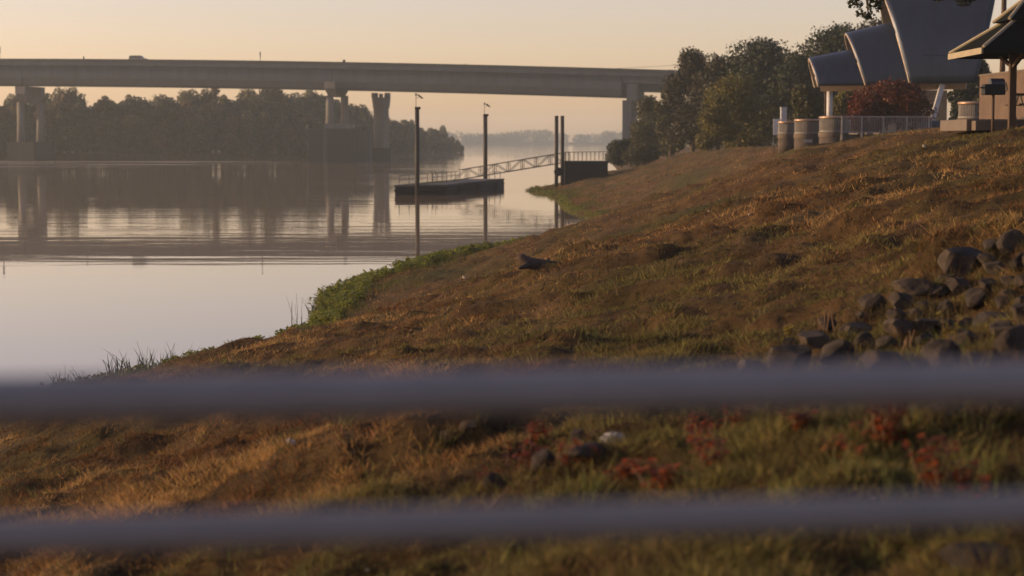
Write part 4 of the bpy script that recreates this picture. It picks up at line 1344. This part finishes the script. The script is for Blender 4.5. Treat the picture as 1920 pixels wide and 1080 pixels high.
while cnt < 125 and tries < 5000:
    tries += 1
    px = rr_.uniform(1400, 1990); py = rr_.uniform(430, 775)
    top = np.interp(px, [1400, 1480, 1600, 1680, 1760, 1860, 1990], [690, 650, 590, 535, 520, 465, 420])
    if py < top: continue
    w_ = rr_.uniform(32, 98)
    if any(abs(px - a) < (w_ + c_) * .36 and abs(py - b) < (w_ + c_) * .20 for a, b, c_ in taken): continue
    taken.append((px, py, w_))
    rock(px, py, w_, w_ * rr_.uniform(.5, .85), rock_label(px, py, w_), rr_.randrange(8), sink=.17)
    cnt += 1
PR = rock_mesh(470, 'pale_rock')
rock(545, 833, 26, 14, 'small pale stone lying alone on the lower left slope', 0, 'pale stones on the slope', mesh=PR, name='pale_stone', sink=.1)
for px, py, s_, lb in ((870, 522, 9, 'tiny pale stone near the shore weeds'), (1330, 398, 6, 'tiny pale stone on the middle slope'), (1405, 404, 6, 'tiny pale stone high on the middle slope'),
                       (1733, 277, 9, 'pale scrap near the crest under the plaza'), (690, 1074, 12, 'pale pebble at the bottom edge'), (1640, 934, 8, 'pale pebble just above the lower rail')):
    rock(px, py, s_, s_ * .6, lb, 0, 'pale stones on the slope', mesh=PR, name='pale_stone', sink=.0)

# ------------------------------------------------------------------ scattering by geometry nodes
def blade_clump(seed, n, rad, hmin, hmax, wid, lean, mat, segs=2, curl=.6):
    r = np.random.default_rng(seed)
    vs, fs = [], []
    for _ in range(n):
        a = r.uniform(0, 2 * PI); q = rad * math.sqrt(r.uniform(0, 1))
        b = Vector((q * math.cos(a), q * math.sin(a), -.02))
        da = a + r.normal() * 1.0
        d = Vector((math.cos(da), math.sin(da), 0)); sd_ = Vector((-d.y, d.x, 0))
        h = r.uniform(hmin, hmax); le = lean * r.uniform(.3, 1.3); w_ = wid * r.uniform(.6, 1.3)
        o = len(vs)
        for k in range(segs + 1):
            t = k / segs
            p = b + d * (h * le * t ** 1.5) + Vector((0, 0, h * (t - curl * le * .35 * t * t)))
            ww = w_ * (1 - .85 * t)
            vs += [p - sd_ * ww / 2, p + sd_ * ww / 2]
        for k in range(segs): fs.append((o + 2 * k, o + 2 * k + 1, o + 2 * k + 3, o + 2 * k + 2))
    return MB().add(vs, fs).mesh('clump', M[mat])


def leaf_clump(seed, n, rad, h0, h1, leaf, mat):
    r = np.random.default_rng(seed)
    vs, fs = [], []
    for _ in range(n):
        a = r.uniform(0, 2 * PI); q = rad * math.sqrt(r.uniform(0, 1))
        b = Vector((q * math.cos(a), q * math.sin(a), -.03)); h = r.uniform(h0, h1)
        tip = b + Vector((r.normal() * .1, r.normal() * .1, h))
        s_ = Vector((math.cos(a + 1.5), math.sin(a + 1.5), 0)) * .006
        o = len(vs); vs += [b - s_, b + s_, tip + s_, tip - s_]; fs.append((o, o + 1, o + 2, o + 3))
        d = Vector((math.cos(a * 3), math.sin(a * 3), r.uniform(-.3, .7))).normalized()
        e = d.cross(Vector((0, 0, 1))).normalized(); L_ = leaf * r.uniform(.6, 1.3)
        dn = Vector((0, 0, -L_ * .12))
        o = len(vs)
        vs += [tip, tip + d * L_ * .45 + e * L_ * .36 + dn, tip + d * L_, tip + d * L_ * .45 - e * L_ * .36 + dn]
        fs.append((o, o + 1, o + 2, o + 3))
    return MB().add(vs, fs).mesh('clump', M[mat])


def scatter(name, label, cat, pts, rot, scl, idx, meshes):
    coll = bpy.data.collections.new(name + '_sources')
    for k, me in enumerate(meshes):
        o = bpy.data.objects.new(f'{name}_source_{k:02d}', me)
        coll.objects.link(o)
    me = bpy.data.meshes.new(name)
    me.vertices.add(len(pts)); me.vertices.foreach_set('co', np.asarray(pts, np.float32).ravel())
    for nm, ty_, arr in (('rot', 'FLOAT_VECTOR', rot), ('scl', 'FLOAT_VECTOR', scl), ('idx', 'INT', idx)):
        at_ = me.attributes.new(nm, ty_, 'POINT')
        at_.data.foreach_set('vector' if ty_ != 'INT' else 'value', np.asarray(arr, np.float32 if ty_ != 'INT' else np.int32).ravel())
    o = link(name, me)
    tag(o, label, cat, kind='stuff')
    ng = bpy.data.node_groups.new(name, 'GeometryNodeTree')
    ng.interface.new_socket('Geometry', in_out='INPUT', socket_type='NodeSocketGeometry')
    ng.interface.new_socket('Geometry', in_out='OUTPUT', socket_type='NodeSocketGeometry')
    N, L = ng.nodes, ng.links
    gi, go = N.new('NodeGroupInput'), N.new('NodeGroupOutput')
    mp = N.new('GeometryNodeMeshToPoints'); ip = N.new('GeometryNodeInstanceOnPoints'); ci = N.new('GeometryNodeCollectionInfo')
    ci.inputs['Collection'].default_value = coll
    ci.inputs['Separate Children'].default_value = True; ci.inputs['Reset Children'].default_value = True
    def na(nm, ty_):
        n = N.new('GeometryNodeInputNamedAttribute'); n.data_type = ty_; n.inputs['Name'].default_value = nm
        return n.outputs['Attribute']
    L.new(gi.outputs[0], mp.inputs[0]); L.new(mp.outputs[0], ip.inputs['Points'])
    L.new(ci.outputs[0], ip.inputs['Instance']); ip.inputs['Pick Instance'].default_value = True
    L.new(na('idx', 'INT'), ip.inputs['Instance Index'])
    er = N.new('FunctionNodeEulerToRotation'); L.new(na('rot', 'FLOAT_VECTOR'), er.inputs[0]); L.new(er.outputs[0], ip.inputs['Rotation'])
    L.new(na('scl', 'FLOAT_VECTOR'), ip.inputs['Scale'])
    L.new(ip.outputs[0], go.inputs[0])
    o.modifiers.new('scatter', 'NODES').node_group = ng
    return o


def clear_of_things(x, y):
    """Keep grass off pads, plaza and path."""
    ok = ~((x > 13.6) & (x < 23) & (y > 57.6) & (y < 65))
    ok &= ~((y > 142) & (x > np.interp(y, [142, 147, 160, 205], [26, 23.2, 22.4, 24])) & (y < 206))
    return ok


def grass_mesh(name, label, Xc, Yc, Zc, per, rad, h, w, lean, hue, rs, segs=1):
    """Blades round each tuft centre, all in one mesh with a colour for every blade."""
    n = len(Xc) * per
    rep = lambda a: np.repeat(a, per)
    ang = rs.uniform(0, 2 * PI, n); q = rep(rad) * np.sqrt(rs.uniform(0, 1, n))
    bx, by = rep(Xc) + q * np.cos(ang), rep(Yc) + q * np.sin(ang)
    bz = ground(bx, by) - .015
    da = ang + rs.normal(0, 1.0, n); d = np.stack([np.cos(da), np.sin(da), 0 * da], -1)
    H = rep(h) * rs.uniform(.45, 1.25, n); Wd = rep(w) * rs.uniform(.6, 1.3, n); le = lean * rs.uniform(.25, 1.3, n)
    B = np.stack([bx, by, bz], -1)
    ya = rs.uniform(0, 2 * PI, n); sdv = np.stack([np.cos(ya), np.sin(ya), 0 * ya], -1)
    rows = []
    for k in range(segs + 1):
        t = k / segs
        P = B + d * (H * le * t ** 1.4)[:, None]
        P[:, 2] += H * (t - .22 * le * t * t)
        ww = (Wd * (1 - .8 * t) / 2)[:, None]
        rows += [P - sdv * ww, P + sdv * ww]
    m_ = 2 * (segs + 1)
    V = np.stack(rows, 1).reshape(-1, 3)
    b0 = np.arange(n)[:, None] * m_
    Fc = np.concatenate([b0 + np.array([[2 * k, 2 * k + 1, 2 * k + 3, 2 * k + 2]]) for k in range(segs)], 0)
    me = np_mesh(name, V, Fc, M['blade'])
    c = np.repeat(hue, per, 0) * rs.uniform(.45, 1.65, (n, 1)) * (1 + rs.normal(0, .06, (n, 3)))
    c = np.concatenate([np.clip(c, 0, 1), np.ones((n, 1))], 1)
    at_ = me.color_attributes.new('hue', 'FLOAT_COLOR', 'POINT')
    at_.data.foreach_set('color', np.repeat(c, m_, 0).astype(np.float32).ravel())
    return tag(link(name, me), label, 'grass', kind='stuff')


def off_rocks(x, y, grow=1.0):
    ok = np.ones(len(x), bool)
    for rx, ry, ra in ROCKS: ok &= (x - rx) ** 2 + (y - ry) ** 2 > (ra * grow) ** 2
    return ok


def lerp3(a, b, t): return np.array(a)[None] * (1 - t[:, None]) + np.array(b)[None] * t[:, None]


rs = np.random.default_rng(77)
N = 100000
Y = np.exp(np.concatenate([rs.uniform(math.log(5.5), math.log(20), int(N * .38)), rs.uniform(math.log(17), math.log(60), int(N * .40)), np.where(rs.uniform(0, 1, N - int(N * .38) - int(N * .40)) < .7, rs.uniform(math.log(60), math.log(285), N - int(N * .38) - int(N * .40)), rs.uniform(math.log(130), math.log(280), N - int(N * .38) - int(N * .40)))]))
X = rs.uniform(-.34, .36, N) * (Y + 1.5)
Z = ground(X, Y)
shore = X - np.interp(Y, KY, KS)
dens = sstep(-.45, .15, fbm(X * .9, Y * .7, 91, 2))
keep = (Z > .06) & clear_of_things(X, Y) & (rs.uniform(0, 1, N) < .25 + .75 * dens) & (shore > .05)
X, Y, Z = X[keep], Y[keep], Z[keep]
keep = off_rocks(X, Y, .8)
X, Y, Z = X[keep], Y[keep], Z[keep]
n1, n2, n3 = fbm(X * .45, Y * .3, 201, 3), fbm(X * .09, Y * .05, 202, 3), fbm(X * 1.6, Y * 1.1, 203, 2)
hue = lerp3((0.135, 0.064, 0.024), (0.36, 0.215, 0.078), sstep(-.35, .4, n1))
gr_ = sstep(.0, .38, n2 + .35 * n3 + .07 + .25 * sstep(14, 22, X) * sstep(110, 150, Y)) * .85
hue = hue * (1 - gr_[:, None]) + np.array((0.112, 0.104, 0.032))[None] * gr_[:, None]
dk = sstep(.1, .5, -n3)[:, None] * .65
hue = hue * (1 - dk) + np.array((0.042, 0.028, 0.017))[None] * dk
far_s = 1.0 + Y / 28
hgt = (.055 + .04 * sstep(-.2, .4, fbm(X * .4, Y * .3, 92, 2)) + .03 * sstep(.25, .5, n1)) * (1 + Y / 160)
grass_mesh('dry_grass', 'matted dry brown and olive grass covering the bank', X, Y, Z, 11, .085 * far_s, hgt, .0085 * (1 + Y / 34), 1.25, hue, rs)

# taller green grass: lower right corner and scattered tufts
N = 5200
Y = np.exp(rs.uniform(math.log(9), math.log(80), N)); X = rs.uniform(-.33, .36, N) * (Y + 1)
zone = sstep(.05, .45, fbm(X * .35 + 7, Y * .3, 95, 2)) * .22 + sstep(.05, .24, X / Y) * (1 - sstep(15.5, 18.5, Y)) * .9
Z = ground(X, Y)
keep = (rs.uniform(0, 1, N) < zone) & (Z > .3) & clear_of_things(X, Y)
X, Y, Z = X[keep], Y[keep], Z[keep]; keep = off_rocks(X, Y, .85); X, Y, Z = X[keep], Y[keep], Z[keep]
hue = lerp3((0.085, 0.105, 0.028), (0.19, 0.165, 0.055), rs.uniform(0, 1, len(X)))
grass_mesh('green_grass', 'taller green grass tufts on the lower right slope', X, Y, Z, 16, .09 * (1 + Y / 60), rs.uniform(.10, .23, len(X)) * np.where(Y < 20, 1, .7), .0065 * (1 + Y / 40), .6, hue, rs, 2)

# coarse tufts growing in the gaps between the rocks
RA = np.array(ROCKS); pick = rs.integers(0, len(RA), 900); an = rs.uniform(0, 2 * PI, 900); ra_ = RA[pick, 2] * rs.uniform(.85, 1.25, 900)
X, Y = RA[pick, 0] + ra_ * np.cos(an), RA[pick, 1] + ra_ * np.sin(an)
Z = ground(X, Y)
hue = lerp3((0.11, 0.062, 0.030), (0.10, 0.105, 0.032), rs.uniform(0, 1, 900) ** 1.5)
grass_mesh('rock_grass', 'coarse brown and green tufts in the gaps between rocks', X, Y, Z, 14, np.full(900, .07), rs.uniform(.08, .22, 900), np.full(900, .008), .8, hue, rs, 2)

# ragged taller grass along the foot of the bank
N = 4200
Y = rs.uniform(48, 255, N) ** 1.0
X = np.interp(Y, KY, KS) + np.abs(rs.normal(0, 1, N)) * np.interp(Y, [48, 70, 100, 140, 255], [.8, 1.6, 2.2, 2.0, 2.6]) + .1
Z = ground(X, Y); keep = (Z > .0) & (fbm(X * .5, Y * .25, 111, 2) > -.25)
X, Y, Z = X[keep], Y[keep], Z[keep]
hue = lerp3((0.085, 0.095, 0.026), (0.17, 0.095, 0.045), sstep(-.3, .4, fbm(X * .4, Y * .2, 112, 2) + rs.normal(0, .2, len(X))))
grass_mesh('shore_grass', 'ragged taller grass along the foot of the bank', X, Y, Z, 12, .10 * (1 + Y / 60), rs.uniform(.12, .34, len(X)), .007 * (1 + Y / 40), .7, hue, rs)

# broad-leaved weeds along the water's edge
N = 3900
Y = np.concatenate([rs.uniform(56, 132, N), rs.uniform(150, 262, 1100), rs.uniform(47, 68, 700)])
nn = len(Y)
wd = np.interp(Y, [46, 60, 66, 75, 100, 125, 132, 150, 262], [.3, .5, .9, 1.3, 1.5, 1.1, .4, .5, .8]) * (1 + .5 * noise(Y * .3, Y * 0 + 1.7, 6))
X = np.interp(Y, KY, KS) + noise(Y * 0.11, Y * 0 + 3.3, 5) * .5 * sstep(20, 60, Y) * (1 - sstep(260, 300, Y)) + rs.uniform(-.45, 1, nn) * wd
Z = np.maximum(ground(X, Y), -.05)
k_ = rs.uniform(.35, 1.3, nn) * np.interp(Y, [46, 66, 80, 100, 132, 150, 262], [.5, .55, .75, 1.0, .8, .6, .9])
keep = (fbm(Y * .3, X * .6, 98, 2) > -.28) & (rs.uniform(0, 1, nn) < np.where(Y > 140, .45, .85))
scatter('shore_weeds', 'bright green broad-leaved weeds along the water edge', 'weeds', np.stack([X, Y, Z], -1)[keep],
        np.stack([rs.normal(0, .1, nn), rs.normal(0, .1, nn), rs.uniform(0, 6.28, nn)], -1)[keep], np.stack([k_] * 3, -1)[keep], rs.integers(0, 4, nn)[keep],
        [leaf_clump(250 + k, 13, .24, .12, .52, .25, 'weed') for k in range(4)])
# weeds growing on the dock deck
N = 160
t1 = rs.uniform(.05, .6, N); t2 = rs.uniform(.05, .5, N)
W0 = np.array(P0)[None] + np.array(P3 - P0)[None] * t1[:, None] + np.array(P1 - P0)[None] * t2[:, None]
W0[:, 2] = DECK
k_ = rs.uniform(.3, .8, N)
scatter('deck_weeds', 'low green weeds growing on the dock deck', 'weeds', W0, np.stack([rs.normal(0, .1, N)] * 2 + [rs.uniform(0, 6.28, N)], -1), np.stack([k_] * 3, -1), rs.integers(0, 2, N),
        [blade_clump(260 + k, 30, .3, .1, .3, .02, .7, 'reed') for k in range(2)])

# ------------------------------------------------------------------ reeds, red weeds, stalks
def shore_pt(px, inland=.1):
    ys = np.linspace(40, 130, 2000)
    k = int(np.argmax((px - 960) / F * ys - np.interp(ys, KY, KS) < inland))
    return Vector(((px - 960) / F * ys[k], float(ys[k]), 0))


def reed(px, py, wpx, hpx, n, lean, label, seed, Yfix=None):
    p = shore_pt(px)
    p.z = max(gz(p.x, p.y), -.1)
    k = p.y / F
    r = np.random.default_rng(seed); vs, fs = [], []
    for _ in range(n):
        b = p + Vector((r.uniform(-.5, .5) * wpx * k, r.normal() * .25, -.05)); h = hpx * k * r.uniform(.35, 1.05)
        d = Vector((r.normal() + lean, r.normal() * .6, 0)) * .28; w_ = r.uniform(.010, .022)
        o = len(vs); br_ = r.uniform(0, 1) < .25
        for j in range(5):
            t = j / 4
            q = b + d * (h * t ** 1.7) + Vector((0, 0, h * (t - (.35 * t ** 3 if br_ else .08 * t * t))))
            ww = w_ * (1 - .9 * t ** 1.5)
            vs += [q - Vector((ww, 0, 0)), q + Vector((ww, 0, 0))]
        for j in range(4): fs.append((o + 2 * j, o + 2 * j + 1, o + 2 * j + 3, o + 2 * j + 2))
    t_ = thing('reed_clump', label, 'reeds', p, 'reeds at the water edge')
    MB().add(vs, fs).build('blades', M['reed'], t_)['kind'] = 'stuff'
    m = MB()
    for _ in range(5):
        b = p + Vector((r.uniform(-.5, .5) * wpx * k, 0, -.05)); h = hpx * k * r.uniform(.8, 1.2)
        m.tube([b, b + Vector((r.normal() * .05 + lean * .1, 0, h * .5)), b + Vector((r.normal() * .12 + lean * .25, 0, h))], [.008, .007, .003], 4)
    m.build('stalk', M['reed'], t_)
reed(262, 704, 120, 62, 130, -.1, 'dense clump of green reeds nearest to the railing', 1)
reed(150, 722, 130, 46, 34, -.3, 'sparse low reeds left of the dense reed clump', 2)
reed(332, 690, 40, 40, 18, .3, 'few short reeds right of the dense reed clump', 4)
reed(604, 556, 50, 42, 46, -.9, 'spiky dark reeds leaning over the water at the shore bend', 3)
reed(556, 618, 26, 70, 6, -.2, 'two thin bare reed stalks rising from the water edge', 5)
reed(660, 522, 40, 26, 20, 0, 'wispy seed-headed reeds above the shore weeds', 6)


def weed(px, py, hpx, wpx, label, seed, mat='red_leaf', name='red_weed', n=5, group='red-leaved weeds on the slope'):
    p = hit(px, py); k = p.y / F
    r = np.random.default_rng(seed)
    t_ = thing(name, label, 'weed', p, group)
    m = MB(); vs, fs = [], []
    for _ in range(n):
        b = p + Vector((r.uniform(-.5, .5) * wpx * k, r.normal() * .06, -.03)); h = hpx * 1.55 * k * r.uniform(.5, 1.0)
        tip = b + Vector((r.normal() * .06, r.normal() * .06, h))
        m.tube([b, b.lerp(tip, .5) + Vector((r.normal() * .02, 0, 0)), tip], [.006, .005, .002], 5)
        for j in range(int(14 + h * 42)):
            q = b.lerp(tip, r.uniform(.25, 1.0)); a = r.uniform(0, 6.28)
            d = Vector((math.cos(a), math.sin(a), r.uniform(-.5, .6))).normalized(); e = d.cross(Vector((0, 0, 1))).normalized()
            L_ = r.uniform(.035, .07); o = len(vs)
            vs += [q, q + d * L_ * .5 + e * L_ * .32, q + d * L_, q + d * L_ * .5 - e * L_ * .32]; fs.append((o, o + 1, o + 2, o + 3))
    m.build('stem', M['stem'], t_)
    MB().add(vs, fs).build('foliage', M[mat], t_)
REDS = [(985, 880, 60, 70, 'red weed beside the dark rock left of the white bag'), (1012, 835, 40, 40, 'small red weed below the rail left of the white bag'), (930, 912, 30, 40, 'low orange-red weed in front of the pointed rock'),
        (1310, 830, 50, 60, 'orange-red weed below the rail near the middle right'), (1332, 880, 62, 36, 'bright red weed stalk in the middle of the lower slope'), (1380, 800, 40, 40, 'small orange weed just under the upper rail'),
        (1252, 920, 50, 40, 'red weed just above the lower rail'), (1575, 858, 42, 16, 'single short red stalk on the green slope'), (1640, 845, 75, 40, 'tall rust weed, left of the paired clump'),
        (1688, 840, 85, 60, 'tall bushy rust weed under the upper rail'), (1755, 925, 85, 44, 'scarlet weed on the lower right slope'), (1818, 935, 62, 26, 'slim scarlet weed nearest the right edge'),
        (1490, 800, 34, 50, 'brownish red weed under the upper rail, right of centre'), (1180, 900, 34, 60, 'low brown-red weed right of the leaning rock'), (1075, 880, 40, 60, 'red-brown weed in front of the leaning rock')]
for k, a in enumerate(REDS): weed(*a, 300 + k, n=4 + int(a[3] / 12))
for k, (px, py, h, w_, lb) in enumerate(((1785, 668, 62, 26, 'yellow flowering weed among the riprap rocks'), (1480, 632, 22, 24, 'small yellow-green weed at the lower end of the rocks'))):
    weed(px, py, h, w_, lb, 340 + k, 'yellow_leaf', 'yellow_weed', 5, 'yellow weeds among the rocks')
for k, (px, py, h, w_, lb) in enumerate(((1555, 625, 60, 18, 'bundle of bare brown stalks left of the round boulder'), (1790, 545, 34, 30, 'short reddish stalks standing between the rocks'), (1700, 668, 60, 26, 'dead weed stalks in front of the rocks'))):
    p = hit(px, py); kk = p.y / F; r = np.random.default_rng(360 + k)
    t_ = thing('dead_stalks', lb, 'weed', p)
    m = MB(); tips_ = []
    for _ in range(9):
        b = p + Vector((r.uniform(-.5, .5) * w_ * kk, r.normal() * .05, -.04)); tp = b + Vector((r.normal() * .12 * h * kk, 0, h * kk * r.uniform(.6 if k < 3 else .25, 1)))
        m.tube([b, tp], [.010 if k < 3 else .02, .004], 5); tips_.append(tp)
    m.build('stem', M['stem'], t_)

# crumpled white bag
p = hit(1150, 832); s_ = p.y / F
bm = bmesh.new(); bmesh.ops.create_icosphere(bm, subdivisions=4, radius=1)
for v in bm.verts:
    q = v.co
    nv = float(noise(np.array([q.x * 2.3 + 3]), np.array([q.y * 2.3 + q.z * 3.1]), 8)[0]); n2 = float(noise(np.array([q.x * 6 + q.z * 4]), np.array([q.y * 6 + 9]), 9)[0])
    v.co = Vector((q.x * 21 * s_, q.y * 15 * s_, q.z * 12 * s_)) * (1 + .45 * abs(nv) + .22 * n2)
me = bpy.data.meshes.new('white_bag'); bm.to_mesh(me); bm.free(); me.materials.append(M['white'])
bag = link('white_bag', me); bag.location = p + Vector((0, 0, 6 * s_))
tag(bag, 'crumpled white plastic bag caught among the weeds', 'bag')

# driftwood with a raised fork, and dead branches
p = hit(1000, 502); k = p.y / F
dw = thing('driftwood_log', 'dark forked driftwood log lying behind the shore weeds', 'driftwood', p)
q = lambda x, z, y=0: p + Vector((x * k * .8, y, z * k * .7))
MB().tube([q(70, 2), q(30, 3, .2), q(0, 6), q(-14, 14), q(-28, 26), q(-38, 32)], [.10, .14, .16, .13, .10, .06], 8).build('trunk', M['drift'], dw, True)
MB().tube([q(-6, 9), q(-24, 4, -.3), q(-34, 2, -.5)], [.09, .06, .03], 7).build('branch', M['drift'], dw, True)
MB().tube([q(20, 4), q(34, 16, .3), q(38, 22, .4)], [.07, .04, .02], 7).build('branch', M['drift'], dw, True)
for px, py, dx, dz, lb in ((1160, 560, -14, 40, 'thin leaning twig on the open slope'), (1575, 655, 46, -14, 'pale bent twig in front of the rocks'), (920, 955, 34, 36, 'dry straw stalk just above the lower rail'), (1000, 945, 22, -16, 'pale dry twig behind the lower rail')):
    p = hit(px, py); k = p.y / F
    o = MB().tube([p + Vector((0, 0, .01)), p + Vector((dx * .5 * k, .02, abs(dz) * .6 * k)), p + Vector((dx * k, .05, max(dz, 2) * k))], [.010, .008, .004], 6).build('dead_twig', M['pale_rock'] if dz < 0 else M['stem'])
    tag(o, lb, 'twig')

# ------------------------------------------------------------------ haze over the river
hz = MB().box((0, 1490, 18.0), (7800, 3060, 45.0)).build('haze', haze_mat())
tag(hz, 'thin warm morning haze over the river', 'haze', kind='stuff')
